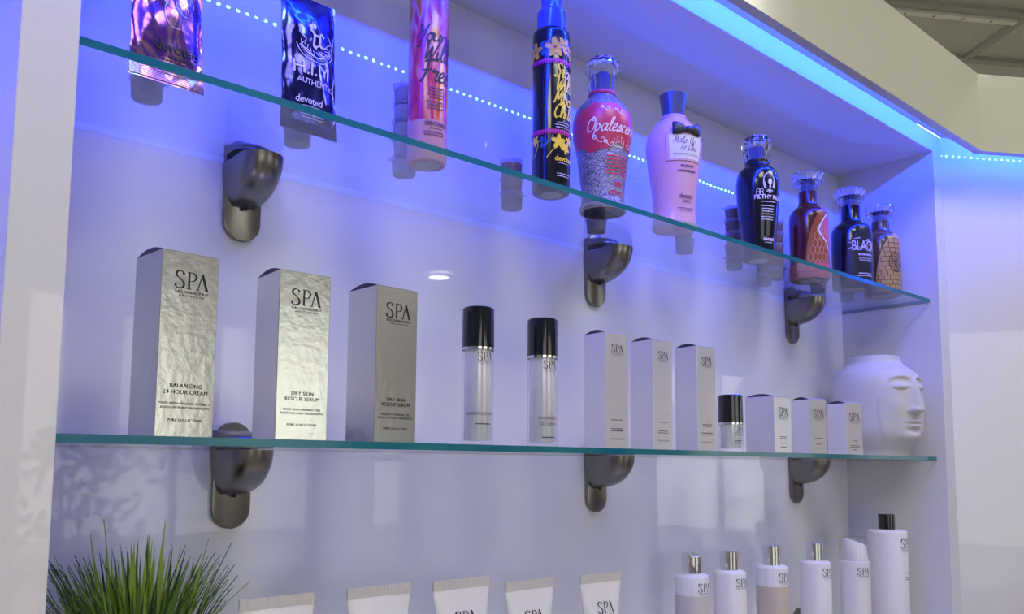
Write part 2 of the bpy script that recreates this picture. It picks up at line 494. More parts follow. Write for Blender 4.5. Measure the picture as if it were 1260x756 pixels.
def decal(name, parts, mp, m, parent, label=None):
    mb = MB()
    for (v, f), dx, dy in parts:
        mb.add([(a + dx, b + dy) for a, b in v], f, 0, mp)
    o = mb.build(name, m, parent)
    o['kind'] = 'stuff'
    return o

def smooth_prof(pts, n=5):
    return [(z, max(0.0003, r_)) for z, r_ in catmull(pts, n)]

# ================================================================== THE SETTING
def struct(name, mb, m, label, bevel=0, parent=None):
    o = mb.build(name, m, parent, bevel=bevel)
    if parent is None: tag(o, label, None, None, 'structure')
    return o

struct('floor', MB().box(-3.8, 9.8, -4.2, 1.4, FLOOR - .1, FLOOR), M['floor'], 'grey floor of the salon')
struct('wall_back', MB().box(-3.8, 9.8, 1.25, 1.4, FLOOR, CEIL), M['wallwhite'], 'painted wall behind the shelving unit')
struct('wall_left', MB().box(-3.8, -3.65, -4.0, 1.25, FLOOR, CEIL), M['wallpaint'], 'painted wall on the left of the salon')
struct('wall_side', MB().box(9.65, 9.8, -4.0, 1.25, FLOOR, CEIL), M['wallpaint'], 'painted far side wall of the salon')
# street front with its windows; the leftmost is added to light the jamb
wins = [(-2.6, -0.45, -1.2, 1.0), (0.72, 2.65, -1.3, 0.9), (3.10, 3.42, -1.05, 0.03), (6.3, 8.6, -1.3, 1.0)]
fr = MB()
edges = [-3.8]
for a, b, z0, z1 in wins: edges += [a, b]
edges.append(9.8)
for i in range(0, len(edges), 2): fr.box(edges[i], edges[i+1], -4.18, -4.02, FLOOR, CEIL)
for a, b, z0, z1 in wins:
    fr.box(a, b, -4.18, -4.02, FLOOR, z0); fr.box(a, b, -4.18, -4.02, z1, CEIL)
struct('wall_front', fr, M['wallpaint'], 'wall with shop windows opposite the shelves')
for i, (a, b, z0, z1) in enumerate(wins):
    w_ = MB().box(a, b, -4.105, -4.099, z0, z1)
    wo = tag(w_.build(f'window_{i+1}', M['pane']), 'shop window pane with a pale frame', None, None, 'structure')
    t_ = .035
    f_ = MB().box(a, a+t_, -4.13, -4.07, z0, z1).box(b-t_, b, -4.13, -4.07, z0, z1).box(a, b, -4.13, -4.07, z0, z0+t_).box(a, b, -4.13, -4.07, z1-t_, z1)
    if b - a > 1.8: f_.box((a+b)/2-.02, (a+b)/2+.02, -4.13, -4.07, z0, z1)
    f_.build('window_frame', M['matt_white'], wo)
    if i == 1:
        decal('window_lettering', [(script2d('Moondii', .30, .13, .15), 1.58, -.08),
              (text2d('Beauty', .125), 1.79, -.24), (text2d('Company', .125), 1.79, -.39)], lambda u, v: (u, -4.092, v), M['decal'], wo)
    if i == 3:
        decal('window_lettering', [(text2d('ling', .30), 7.78, 1.0), (text2d('ingen', .26), 7.62, -.19), (text2d('ieken', .29, bold=.01), 7.72, -.48)],
              lambda u, v: (u, -4.092, v), M['decal'], wo)
pv = MB().box(-12, 18, -18, -4.18, FLOOR - .2, FLOOR - .05).build('street_pavement', M['pavement'])
tag(pv, 'grey street pavement outside the shop windows', 'pavement', None, 'structure')

# ceiling: slab, grid bars and tiles laid along the angled wall
ce = struct('ceiling', MB().box(-3.8, 9.8, -4.2, 1.4, CEIL + .02, CEIL + .1), M['matt_white'], 'suspended tile ceiling with a dull metal grid')
nx_, ny_ = -gy, gx                       # normal pointing to the back
N0 = (2.73, 0.257)
def gp(a, b, z): return (N0[0] + gx*a + nx_*b, N0[1] + gy*a + ny_*b, z)
def gbox(a0, a1, b0, b1, z0, z1):
    return MB().add([gp(a0, b0, z0), gp(a1, b0, z0), gp(a1, b1, z0), gp(a0, b1, z0), gp(a0, b0, z1), gp(a1, b0, z1), gp(a1, b1, z1), gp(a0, b1, z1)],
                    [(3, 2, 1, 0), (4, 5, 6, 7), (0, 1, 5, 4), (1, 2, 6, 5), (2, 3, 7, 6), (3, 0, 4, 7)])
rows = [-3.88, -3.28, -2.68, -2.08, -1.48, -.88, -.28, 0.0, .6]
cols = [-4.8 + .6 * i for i in range(15)]
for b in rows: gbox(cols[0], cols[-1], b - .014, b + .014, CEIL - .022, CEIL - .006).build('ceiling_grid_bar', M['bar'], ce)
for a in cols: gbox(a - .014, a + .014, rows[0], rows[-1], CEIL - .020, CEIL - .007).build('ceiling_grid_bar', M['bar'], ce)
def inside(p): return -3.6 < p[0] < 9.6 and -3.95 < p[1] < 1.2
for i in range(len(rows) - 1):
    for a in cols[:-1]:
        if all(inside(gp(a + da, rows[i + db], 0)) for da in (0, .6) for db in (0, 1)):
            gbox(a + .008, a + .592, rows[i] + .008, rows[i+1] - .008, CEIL - .008, CEIL + .012).build('ceiling_tile', M['tile'], ce)
# slotted air strip beside the grid bar
sl = thing('slot_diffuser', gp(0, -.25, CEIL - .024), 'pale slotted air strip set along the tile ceiling', 'air vent')
def lp(q): return tuple(a - b for a, b in zip(q, gp(0, -.25, CEIL - .024)))
st_ = gbox(-1.2, -.02, -.260, -.240, CEIL - .030, CEIL - .012); st_.v = [lp(q) for q in st_.v]; st_.build('strip', M['slot'], sl)
for k in range(12):
    a = -1.15 + k * .095
    q = gbox(a, a + .004, -.255, -.245, CEIL - .0306, CEIL - .0295); q.v = [lp(v) for v in q.v]; q.build('slot', M['dark'], sl)

# recessed downlights whose reflections show on the gloss panel
for i, (x, y) in enumerate([(3.37, -3.63), (-2.4, -3.4), (5.8, -1.4)]):
    dl = thing('downlight', (x, y, CEIL - .012), ['round ceiling downlight nearest the narrow shop window', 'round ceiling downlight at the far left of the salon',
               'round ceiling downlight at the far right of the salon'][i], 'ceiling light', 'round downlights in the tile ceiling')
    MB().lathe([(-.012, .075), (-.012, .092), (0, .095), (0.006, .09)], 28, cap0=False, cap1=False).build('trim_ring', M['matt_white'], dl)
    MB().lathe([(-.008, .001), (-.008, .074), (-.004, .076), (-.004, .001)], 28).build('lens', M['lamp'], dl)

# flat LED panels before the shelves; the rear two added to lighten the ceiling
for (x, y), lab in (((-.70, -.86), 'leftmost in front of the shelves'), ((.50, -.90), 'in the middle in front of the shelves'), ((1.75, -.95), 'rightmost in front of the shelves'), ((1.3, .80), 'added behind the shelving unit to brighten the ceiling'), ((3.4, .75), 'added behind the angled wall to brighten the ceiling')):
    pl_ = thing('ceiling_panel_light', (x, y, CEIL - .022), f'square white ceiling light panel {lab}', 'ceiling light', 'square ceiling light panels')
    pl_.rotation_euler = (0, 0, math.atan2(gy, gx))
    MB().box(-.30, .30, -.30, -.285, -.006, .012).box(-.30, .30, .285, .30, -.006, .012).box(-.30, -.285, -.285, .285, -.006, .012).box(.285, .30, -.285, .285, -.006, .012).build('frame', M['matt_white'], pl_)
    MB().box(-.285, .285, -.285, .285, -.002, .004).build('diffuser', M['panel_light'], pl_)

# angled gloss wall on the right, its fascia, and the fascia over the shelving
A0 = (W + T, 0.0)
aw = MB()
L2 = 2.0
def ap(a, b, z): return (A0[0] + gx*a - nx_*b, A0[1] + gy*a - ny_*b, z)   # b > 0 is out of the wall, into the room
def apbox(a0, a1, b0, b1, z0, z1, sk0=0.0):
    return MB().add([ap(a0 - sk0*b0, b0, z0), ap(a1, b0, z0), ap(a1, b1, z0), ap(a0 - sk0*b1, b1, z0), ap(a0 - sk0*b0, b0, z1), ap(a1, b0, z1), ap(a1, b1, z1), ap(a0 - sk0*b1, b1, z1)],
                    [(3, 2, 1, 0), (4, 5, 6, 7), (0, 1, 5, 4), (1, 2, 6, 5), (2, 3, 7, 6), (3, 0, 4, 7)])
struct('wall_right', apbox(0.0, L2, -.05, 0, FLOOR, ZT + T), M['gloss_white'], 'gloss white panelled wall angled off to the right of the shelves')
half = math.tan(.5 * math.acos(gx))      # mitre between the two fascias
xc = lambda off: A0[0] - off * half      # corner x at a distance off in front of the wall
def sweep(name, o0, o1, z0, z1, m, label):
    """a board running along the shelving and then along the angled wall, one leg each"""
    x0 = -1.3
    a = MB().add([(x0, -o0, z0), (xc(o0), -o0, z0), (xc(o1), -o1, z0), (x0, -o1, z0), (x0, -o0, z1), (xc(o0), -o0, z1), (xc(o1), -o1, z1), (x0, -o1, z1)],
                 [(3, 2, 1, 0), (4, 5, 6, 7), (0, 1, 5, 4), (1, 2, 6, 5), (2, 3, 7, 6), (3, 0, 4, 7)])
    e0, e1 = ap(L2, o0, 0), ap(L2, o1, 0)
    b = MB().add([(xc(o0), -o0, z0), (e0[0], e0[1], z0), (e1[0], e1[1], z0), (xc(o1), -o1, z0), (xc(o0), -o0, z1), (e0[0], e0[1], z1), (e1[0], e1[1], z1), (xc(o1), -o1, z1)],
                 [(3, 2, 1, 0), (4, 5, 6, 7), (0, 1, 5, 4), (1, 2, 6, 5), (2, 3, 7, 6), (3, 0, 4, 7)])
    return [tag(q.build(n, m), l, None, None, 'structure') for q, n, l in zip((a, b), name, label)]
sweep(('trim_1', 'trim_2'), -FY - FTH, -FY, FZB, FZT, M['fascia'], ('cream gloss fascia board running above the shelves', 'cream gloss fascia board over the angled wall'))
sweep(('trim_3', 'trim_4'), 0.0, -FY - FTH, ZT + T, ZT + T + .018, M['matt_white'], ('white soffit board behind the fascia above the shelves', 'white soffit board over the angled wall'))

# LED strips on the back of the fascia, shining at the wall
def led(name, o, d, length, label):
    t_ = thing(name, o, label, 'light strip', 'blue LED strips behind the fascia')
    d = Vector(d); n_ = Vector((-d.y, d.x, 0))       # n_ points at the wall
    e_ = Vector((0, 0, math.cos(R(4)))) + n_ * math.sin(R(4))   # the chips look slightly down
    tape = MB(); chips = MB()
    tape.add([tuple(d*s + n_*q + Vector((0, 0, z))) for z in (-.005, .005) for s, q in ((0, 0), (length, 0), (length, .0008), (0, .0008))],
             [(3, 2, 1, 0), (4, 5, 6, 7), (0, 1, 5, 4), (1, 2, 6, 5), (2, 3, 7, 6), (3, 0, 4, 7)])
    k = .01
    while k < length - .01:
        chips.add([tuple(d*(k+a) + n_*.0022 + e_*b) for a, b in ((-.0028, -.0022), (-.0028, .0022), (.0028, .0022), (.0028, -.0022))], [(0, 1, 2, 3)])
        k += 1 / 60
    tape.build('tape', M['matt_white'], t_)
    co = chips.build('light_chips', M['led'], t_)
    bm = bmesh.new(); bm.from_mesh(co.data)
    for f in bm.faces:
        if f.normal.dot(n_ - Vector((0, 0, .3))) < 0: f.normal_flip()
    bm.to_mesh(co.data); bm.free()
    return t_
LY, LZ = FY + FTH + .0004, 0.7365
led('led_strip', (-1.25, LY, LZ), (1, 0, 0), xc(-LY) + 1.25, 'blue LED strip glowing behind the long fascia above the shelves')
led('led_strip', (xc(-LY) + .006*gx, LY + .006*gy, LZ), (gx, gy, 0), L2 - .06, 'blue LED strip glowing behind the fascia over the angled wall')

# ================================================================== THE SHELVING UNIT
cab = thing('display_cabinet', (0, 0, FLOOR), 'gloss white built-in display cabinet holding three glass shelves', 'cabinet')
ZB = -0.80
def cpart(name, x0, x1, y0, y1, z0, z1, m=None, bevel=0.0008):
    return MB().box(x0, x1, y0, y1, z0 - FLOOR, z1 - FLOOR).build(name, m or M['gloss_white'], cab, bevel=bevel, seg=1)
TL = 0.0458
cpart('back_panel', 0, W, D, D + .018, ZB, ZT)
cpart('back_panel', -1.25 + TL, -TL, D, D + .018, ZB, ZT)
cpart('side_panel', -TL, 0, 0, D + .018, ZB, ZT + T)
cpart('side_panel', W, W + T, 0, D + .018, ZB, ZT + T)
cpart('side_panel', -1.25, -1.25 + TL, 0, D + .018, ZB, ZT + T)
cpart('top_panel', 0, W, 0, D + .018, ZT, ZT + T)
cpart('top_panel', -1.25 + TL, -TL, 0, D + .018, ZT, ZT + T)
cpart('base_cabinet', -1.25, W, -.40, D + .018, FLOOR, ZB - .03, M['matt_white'])  # out of view, deepened forward to carry the added ledge
cpart('bounce_ledge', -1.25, W, -.42, D + .018, ZB - .03, ZB, M['matt_white'])  # unseen white ledge added to bounce light into the lower niche

# glass shelves
def shelf(z, label):
    x0, x1, y0, y1 = .002, W - .0015, SF, D - .0003
    mb = MB().add([(x0, y0, -G), (x1, y0, -G), (x1, y1, -G), (x0, y1, -G), (x0, y0, 0), (x1, y0, 0), (x1, y1, 0), (x0, y1, 0)],
                  [(3, 2, 1, 0), (4, 5, 6, 7)], 0)
    mb.f += [(0, 1, 5, 4), (1, 2, 6, 5), (2, 3, 7, 6), (3, 0, 4, 7)]; mb.m += [1, 1, 2, 1]
    return tag(mb.build('glass_shelf', [M['glass'], M['glass_edge'], M['glass_edge_back']], None, loc=(0, 0, z)), label, 'shelf', 'glass shelves of the display cabinet')
shelf(Z1, 'upper clear glass shelf carrying the colourful tanning lotion bottles')
shelf(0.0, 'middle clear glass shelf carrying silver boxes and the face vase')
shelf(Z3, 'lower clear glass shelf carrying white tubes and white bottles')

# shelf brackets
def u_plan(L, w, n=10):
    """outline of a round-nosed tongue reaching L out of the wall (towards -Y)"""
    h = w / 2
    q = max(L - h, .002)
    e = min(h, L)
    return [(-h, 0)] + [(h * -math.cos(PI * k / n), -q - e * math.sin(PI * k / n)) for k in range(n + 1)] + [(h, 0)]
def make_bracket():
    b = bpy.data.objects.new('shelf_bracket', None); C.objects.link(b)
    pl = MB(); w, zt, zb, n = .048, .026, -.105, 12
    h = w / 2
    out = [(h*math.cos(PI*k/n), zt - h + h*math.sin(PI*k/n)) for k in range(n+1)] + [(-h*math.cos(PI*k/n), zb + h - h*math.sin(PI*k/n)) for k in range(n+1)]
    pl.loft([[(x, y, z) for x, z in out] for y in (0, -.008)])
    pl.build('wall_plate', M['steel'], b, bevel=.0012, seg=2, auto=R(40))
    jaw = MB(); rings = []
    for k in range(13):
        a_ = (k / 12) * PI/2 * .97
        Lk = .004 + .078 * math.cos(a_) ** .9
        wk = .053 * max(.25, math.cos(a_)) ** .42
        rings.append([(x, y - .002, -G - .0008 - .054 * math.sin(a_)) for x, y in u_plan(Lk, wk)])
    jaw.loft(rings).build('lower_jaw', M['steel'], b, auto=R(50))
    up = MB(); rings = []
    for k in range(6):
        t = k / 5
        rings.append([(x, y - .002, .0006 + .014 * math.sin(t * PI/2)) for x, y in u_plan(.006 + .046 * math.cos(t * PI/2 * .95) ** .8, .050)])
    up.loft(rings).build('upper_jaw', M['steel'], b, auto=R(50))
    MB().lathe([(0, .003), (.006, .003)], 12).build('set_screw', M['dark'], b, loc=(0, -.014, -.0665))
    return b
br0 = make_bracket()
k = 0
for z, sn in ((Z1, 'upper'), (0.0, 'middle'), (Z3, 'lower')):
    for x, pn in ((.249, 'leftmost'), (.902, 'middle'), (1.555, 'rightmost')):
        o = br0 if k == 0 else copy_tree(br0)
        o.location = (x, D - .0004, z)
        tag(o, f'{pn} brushed nickel bracket clamping the {sn} glass shelf', 'bracket', 'nickel shelf brackets')
        k += 1

# ================================================================== MIDDLE SHELF: boxes
def carton(x, y, rot, w, d, h, foil, label, lines, group, logo_w=.6, crease=False):
    """x, y is the front left corner; local origin there, front along +X, depth along +Y"""
    t = thing('cosmetic_box', (x, y, 0.0004), label, 'box', group, R(rot))
    mb = MB()
    mb.box(0, w, 0, d, 0, h - .0012)
    mb.build('carton_body', foil, t, bevel=.0006, seg=1)
    # the tucked lid arches a little between front and back
    n = 8; vs = []; top = []
    rg = []
    for i in range(n + 1):
        s = i / n
        rg.append((s * d, h - .0012 + .0052 * math.sin(PI * s)))
    a = [(0.0006, y_, z_) for y_, z_ in rg] + [(0.0006, d, h - .0014), (0.0006, 0, h - .0014)]
    b_ = [(w - .0006, y_, z_) for y_, z_ in rg] + [(w - .0006, d, h - .0014), (w - .0006, 0, h - .0014)]
    lid = MB(); lid.loft([a, b_], 0, False, False)
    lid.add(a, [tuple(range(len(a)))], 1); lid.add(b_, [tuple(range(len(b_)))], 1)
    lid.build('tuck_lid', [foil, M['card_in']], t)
    parts = [(spa2d(w * logo_w), w * .53, h * lines.get('logo', .89))]
    for txt, sz, zf in lines.get('text', []):
        parts.append((text2d(txt, sz, 1.05), w * .5, h * zf))
    for ww, rws, zf, sd in lines.get('fine', []):
        parts.append((greek(w * ww, rws, .0030, .0012, sd), w * .5, h * zf))
    decal('lettering', parts, flat(.0004), M['ink'], t)
    return t
g1 = 'tall silver boxes on the middle shelf'
carton(.0960, .05, 6, .0600, .0600, .186, M['foil_warm'], 'tall silver box for balancing 24 hour cream, leftmost on the middle shelf',
       {'text': [('BALANCING', .0058, .262), ('24 HOUR CREAM', .0058, .228), ('MADE WITH ORGANIC EXTRACTS', .0033, .172), ('BASED ON PLANT INGREDIENTS', .0033, .150), ('PURE COLLECTION', .0038, .082)]}, g1)
carton(.2200, .05, -1, .0605, .0600, .185, M['foil_warm'], 'tall silver dry skin rescue serum box, second box from the left',
       {'text': [('DRY SKIN', .0058, .262), ('RESCUE SERUM', .0058, .230), ('MADE WITH ORGANIC OILS', .0033, .172), ('BASED ON PLANT INGREDIENTS', .0033, .150), ('PURE COLLECTION', .0038, .082)]}, g1)
carton(.3420, .05, 3, .0600, .0600, .186, M['foil_warm'], 'tall silver dry skin rescue serum box standing beside the black-capped serum bottles',
       {'text': [('DRY SKIN', .0058, .262), ('RESCUE SERUM', .0058, .230), ('MADE WITH ORGANIC OILS', .0033, .172), ('BASED ON PLANT INGREDIENTS', .0033, .150), ('PURE COLLECTION', .0038, .082)]}, g1)
g2 = 'slim pearl boxes on the middle shelf'
carton(.7340, .05, -4, .0465, .0460, .173, M['foil_cool'], 'slim pearl white box, tallest of three and next to the serum bottles',
       {'text': [('PURE COLLECTION', .0030, .075)], 'fine': [(.62, 1, .24, 3), (.66, 2, .165, 4)]}, g2, .52)
carton(.8430, .05, -1, .0460, .0460, .173, M['foil_cool'], 'slim pearl white box, middle one of the three slim boxes',
       {'text': [('PURE COLLECTION', .0030, .075)], 'fine': [(.62, 1, .245, 13), (.66, 2, .165, 14)]}, g2, .52)
carton(.9550, .05, -3, .0475, .0470, .174, M['foil_cool'], 'slim pearl white box beside the small black-capped bottle',
       {'text': [('PURE COLLECTION', .0030, .075)], 'fine': [(.5, 2, .245, 23), (.66, 2, .165, 24)]}, g2, .52)
g3 = 'short pearl boxes on the middle shelf'
carton(1.1830, .05, 2, .0590, .0590, .104, M['foil_cool'], 'short pearl box, widest of three, right of the small black-capped bottle',
       {'logo': .80, 'fine': [(.45, 2, .28, 33), (.4, 1, .17, 34), (.4, 1, .10, 35)]}, g3, .55)
carton(1.3040, .05, -13, .0460, .0450, .105, M['foil_cool'], 'short pearl box, middle one of the three short boxes',
       {'logo': .80, 'fine': [(.6, 1, .28, 43), (.4, 1, .17, 44), (.4, 1, .10, 45)]}, g3, .62)
carton(1.4450, .05, -11, .0490, .0470, .105, M['foil_cool'], 'short pearl box standing beside the white face vase',
       {'logo': .80, 'fine': [(.36, 1, .26, 53), (.6, 2, .17, 54), (.4, 1, .09, 55)]}, g3, .62)

# serum bottles with black caps
def serum(x, y, r_, h, hc, label, lines, rot=-20):
    t = thing('serum_bottle', (x, y, .0004), label, 'bottle', 'black-capped serum bottles on the middle shelf', R(rot))
    MB().lathe([(.0, r_ - .001), (.001, r_), (h - hc, r_)], 40, cap1=False).build('clear_sleeve', M['acrylic'], t, auto=R(40))
    pr = [(.006, r_ - .0045), (.008, r_ - .0030), (h - hc, r_ - .0030)]
    MB().lathe(pr, 40).build('inner_body', M['silver_core'], t, auto=R(40))
    MB().lathe([(h - hc, r_ + .0002), (h - hc, r_ + .0008), (h - .002, r_ + .0004), (h, r_ - .0015)], 40).build('cap', M['black_gloss'], t, auto=R(40))
    MB().lathe([(h - hc - .003, r_ + .0004), (h - hc, r_ + .0005)], 40, cap0=False, cap1=False).build('collar_ring', M['chrome'], t, auto=R(40))
    f = around([(0, r_), (h, r_)], .0003)
    decal('lettering', [(spa2d(r_ * 1.05), .004, h - hc - r_ * .38)] + lines, f, M['ink'], t)
    return t
serum(.5064, .065, .0205, .1793, .0530, 'tall clear serum bottle with black cap, nearest the silver boxes',
      [(text2d('RADIANCE SERUM', .0056, 1.02), 0.002, .038), (greek(.024, 1, .003, .0016, 5), 0.002, .026)])
serum(.6215, .065, .0208, .1779, .0525, 'tall clear serum bottle with black cap, nearest the slim pearl boxes',
      [(text2d('HYDRATING', .0054, 1.0), 0.002, .037), (text2d('GEL SERUM', .0054, 1.0), .002, .029), (greek(.022, 1, .003, .0014, 6), 0.002, .012)])
serum(1.0685, .065, .0206, .0980, .0480, 'small squat clear bottle with black cap between the pearl boxes',
      [(greek(.022, 2, .004, .0014, 8), 0.002, .018)])

# ------------------------------------------------------------------ face vase
def vase(x, y, z, face_dir, label):
    t = thing('face_vase', (x, y, z), label, 'vase')
    H = .2215
    prof = catmull([(0, .064), (.006, .066), (.014, .069), (.028, .080), (.042, .0885), (.062, .0935), (.095, .095), (.130, .0955), (.155, .0945), (.172, .0905), (.185, .083), (.195, .072), (.2035, .061), (.208, .0575), (.214, .0555), (.2195, .0545), (H, .0535)], 6)
    n = 128
    def gau(v, s): return math.exp(-(v / s) ** 2)
    def sstep(a, b, v):
        t_ = max(0, min(1, (v - a) / (b - a))); return t_*t_*(3-2*t_)
    def disp(th, zz):
        """th: angle from the middle of the face; returns how far the surface stands out"""
        a = abs(th); d_ = 0.0
        s = th * .096                         # metres round the face
        sa = abs(s)
        # face plate raised a little inside its outline
        half_w = .084 - .034 * sstep(.115, .190, zz) - .010 * sstep(.09, .03, zz)
        inside_ = 1 - sstep(half_w - .004, half_w + .002, sa)
        d_ += .0016 * inside_ * (1 - sstep(.188, .197, zz)) * sstep(.020, .04, zz)
        # brow and nose: ridge from the brow down to the tip
        if .088 < zz < .180:
            tt = max(0.0, min(1.0, (zz - .093) / (.174 - .093)))
            wn = .0080 + .0070 * (1 - tt) ** 2
            hn = .0165 * (1 - tt) ** .9 + .006
            d_ += hn * gau(s, wn) * sstep(.0900, .0965, zz) * (1 - sstep(.160, .180, zz))
            d_ += .0065 * (gau(sa - .0115, .0055)) * gau(zz - .099, .006)
        # brow arcs
        zb = .172 - 9.0 * max(0, sa - .030) ** 2 - 12.0 * max(0, .026 - sa) ** 2
        d_ += .0050 * gau(zz - zb, .0045) * (1 - sstep(.052, .064, sa)) * sstep(.004, .012, sa)
        # eye sockets, closed lids and their lower crease
        ez, es = .1510, .033
        d_ -= .0065 * gau(sa - es, .022) * gau(zz - .161, .010)
        d_ += .0075 * gau(sa - es, .0165) * gau(zz - ez, .0095)
        zc = ez - .0095 + 11 * (sa - es) ** 2
        d_ -= .0034 * gau(zz - zc, .0019) * (1 - sstep(.017, .021, abs(sa - es)))
        # cheeks
        d_ += .0040 * gau(sa - .042, .020) * gau(zz - .108, .022)
        # lips
        wl = .0200
        d_ += .0095 * gau(zz - .0755, .0042) * gau(s, wl * .85) + .0105 * gau(zz - .0650, .0048) * gau(s, wl * .72)
        d_ -= .0055 * gau(zz - .0703, .0016) * gau(s, wl)
        d_ -= .0035 * gau(zz - .0830, .004) * gau(s, .0045)
        d_ -= .0035 * gau(zz - .0560, .004) * gau(s, .018)
        # chin
        d_ += .0115 * gau(s, .022) * gau(zz - .0410, .011)
        return d_
    vs = []
    rings = []
    fine = []
    for i in range(len(prof) - 1):
        (z0, r0_), (z1, r1_) = prof[i], prof[i+1]
        m_ = max(1, int((z1 - z0) / .0016))
        for q in range(m_): fine.append((z0 + (z1 - z0) * q / m_, r0_ + (r1_ - r0_) * q / m_))
    fine.append(prof[-1])
    for zz, r_ in fine:
        rg = []
        for k in range(n * 2):
            a = 2 * PI * k / (n * 2)
            th = (a - face_dir + PI) % (2 * PI) - PI
            e = disp(th, zz) if abs(th) < 1.4 else 0
            rg.append(((r_ + e) * math.cos(a), (r_ + e) * math.sin(a), zz))
        rings.append(rg)
    # lip and inside
    for zz, r_ in ((H + .0012, .052), (H, .0500), (H - .02, .050), (H - .05, .06), (.03, .06)):
        rings.append([(r_ * math.cos(2*PI*k/(2*n)), r_ * math.sin(2*PI*k/(2*n)), zz) for k in range(2*n)])
    MB().loft(rings).build('vase_body', M['ceramic'], t, smooth=True)
    return t
vase(1.690, .1060, .0004, R(-102), 'matt white ceramic vase shaped as a calm face, right end of the middle shelf')

# ================================================================== UPPER SHELF
def foot(prof_r, t, m, r_in=.62):
    """pale moulding ring on the underside, seen through the glass"""
    MB().lathe([(.0002, prof_r * r_in), (.0012, prof_r * r_in)], 28).build('base_ring', m, t, loc=(0, 0, -.0006))

def faceted(n_f, amt):
    return lambda k, z: 1 - amt * (k % 2)

def crystal_cap(t, z0, h, r_, kind):
    if kind == 'crown':
        pr = [(z0, r_*.78), (z0 + h*.1, r_*.80), (z0 + h*.5, r_*.93), (z0 + h*.72, r_), (z0 + h*.9, r_*.92), (z0 + h, r_*.74)]
        c = MB().lathe(pr, 20, facet=faceted(20, .09)).build('crystal_cap', M['crystal'], t)
    else:
        pr = [(z0, r_*.52), (z0 + h*.12, r_*.60), (z0 + h*.45, r_*.90), (z0 + h*.85, r_), (z0 + h, r_*.99), (z0 + h, r_*.86), (z0 + h*.6, r_*.70), (z0 + h*.45, r_*.3)]
        c = MB().lathe(pr, 72, facet=faceted(72, .022)).build('crystal_cap', M['crystal'], t)
    MB().lathe([(z0 + .001, r_*.36), (z0 + h*.55, r_*.33), (z0 + h*.6, r_*.2)], 16).build('cap_core', M['cap_core'], c)

# sachets
def sachet(x, y, rz, w, h, lean, m, label, deco):
    t = thing('lotion_sachet', (x, y, Z1 + .0004), label, 'sachet', 'foil sachets on the upper shelf', rz)
    t.rotation_euler = (R(-lean), 0, rz)
    nx, nz = 18, 30
    def half_t(u, v):
        eu = max(0, 1 - (abs(u) * 2 / .86) ** 2.4)
        ev = max(0, 1 - (abs(v - .53) / .47) ** 3)
        return .0105 * eu ** .6 * ev * (1 + .16 * math.sin(v * 17 + u * 6) * math.sin(u * 11 + 1))
    def ww(v): return w * (1 + .05 * (1 - v) ** 6 - .035 * math.sin(PI * min(1, v * 1.05)))
    vs = []; fs = []
    for side in (-1, 1):
        for j in range(nz + 1):
            v = j / nz
            for i in range(nx + 1):
                u = i / nx - .5
                rip = .0007 * math.sin(i * 1.9 + j * .7) * (1 if abs(u) > .43 else .3)
                vs.append((u * ww(v), side * (half_t(u, v) + .0005) + rip, v * h))
    K = (nx + 1) * (nz + 1)
    for s in (0, 1):
        for j in range(nz):
            for i in range(nx):
                a = s*K + j*(nx+1) + i
                fs.append((a, a+1, a+nx+2, a+nx+1))
    for j in range(nz):
        for i in (0, nx):
            a = j*(nx+1) + i; fs.append((a, a+nx+1, K+a+nx+1, K+a))
    for i in range(nx):
        for j in (0, nz):
            a = j*(nx+1) + i; fs.append((a, a+1, K+a+1, K+a))
    MB().add(vs, fs).build('pouch', m, t, auto=R(70))
    sm = MB()
    for k in range(7):
        z = .002 + k * .0016
        sm.box(-ww(0)*.485, ww(0)*.485, -.0019, -.0009, z, z + .0007)
    sm.build('bottom_seal', m, t)
    def mp(u, v): return (u, -half_t(u / w, v / h) - .0018, v)
    deco(t, mp)
    return t
def deco1(t, mp):
    decal('lettering', [(text2d('devoted', .0155, .92, .012), .008, .0325), (text2d('creations', .0075, 1.0, .01), .013, .0255), (greek(.034, 1, .004, .0012, 3), .006, .0225),
                        (greek(.03, 2, .004, .0016, 9), .004, .0130)], mp, M['ink'], t)
    decal('side_lettering', [(greek(.03, 3, .006, .0016, 11), -.012, .095)], lambda u, v: mp(-(v - .093) * 1.0 - .012, .095 + (u + .012)), M['ink'], t)
    fl = []
    for cx, cy, r_ in ((.006, .075, .013), (.014, .088, .010), (.002, .096, .012)):
        fl.append((ribbon([(r_*math.cos(a*.5), r_*1.3*math.sin(a*.5)) for a in range(11)], .0006, 0), cx, cy))
    decal('line_drawing', fl, mp, M['ink_lilac'], t)
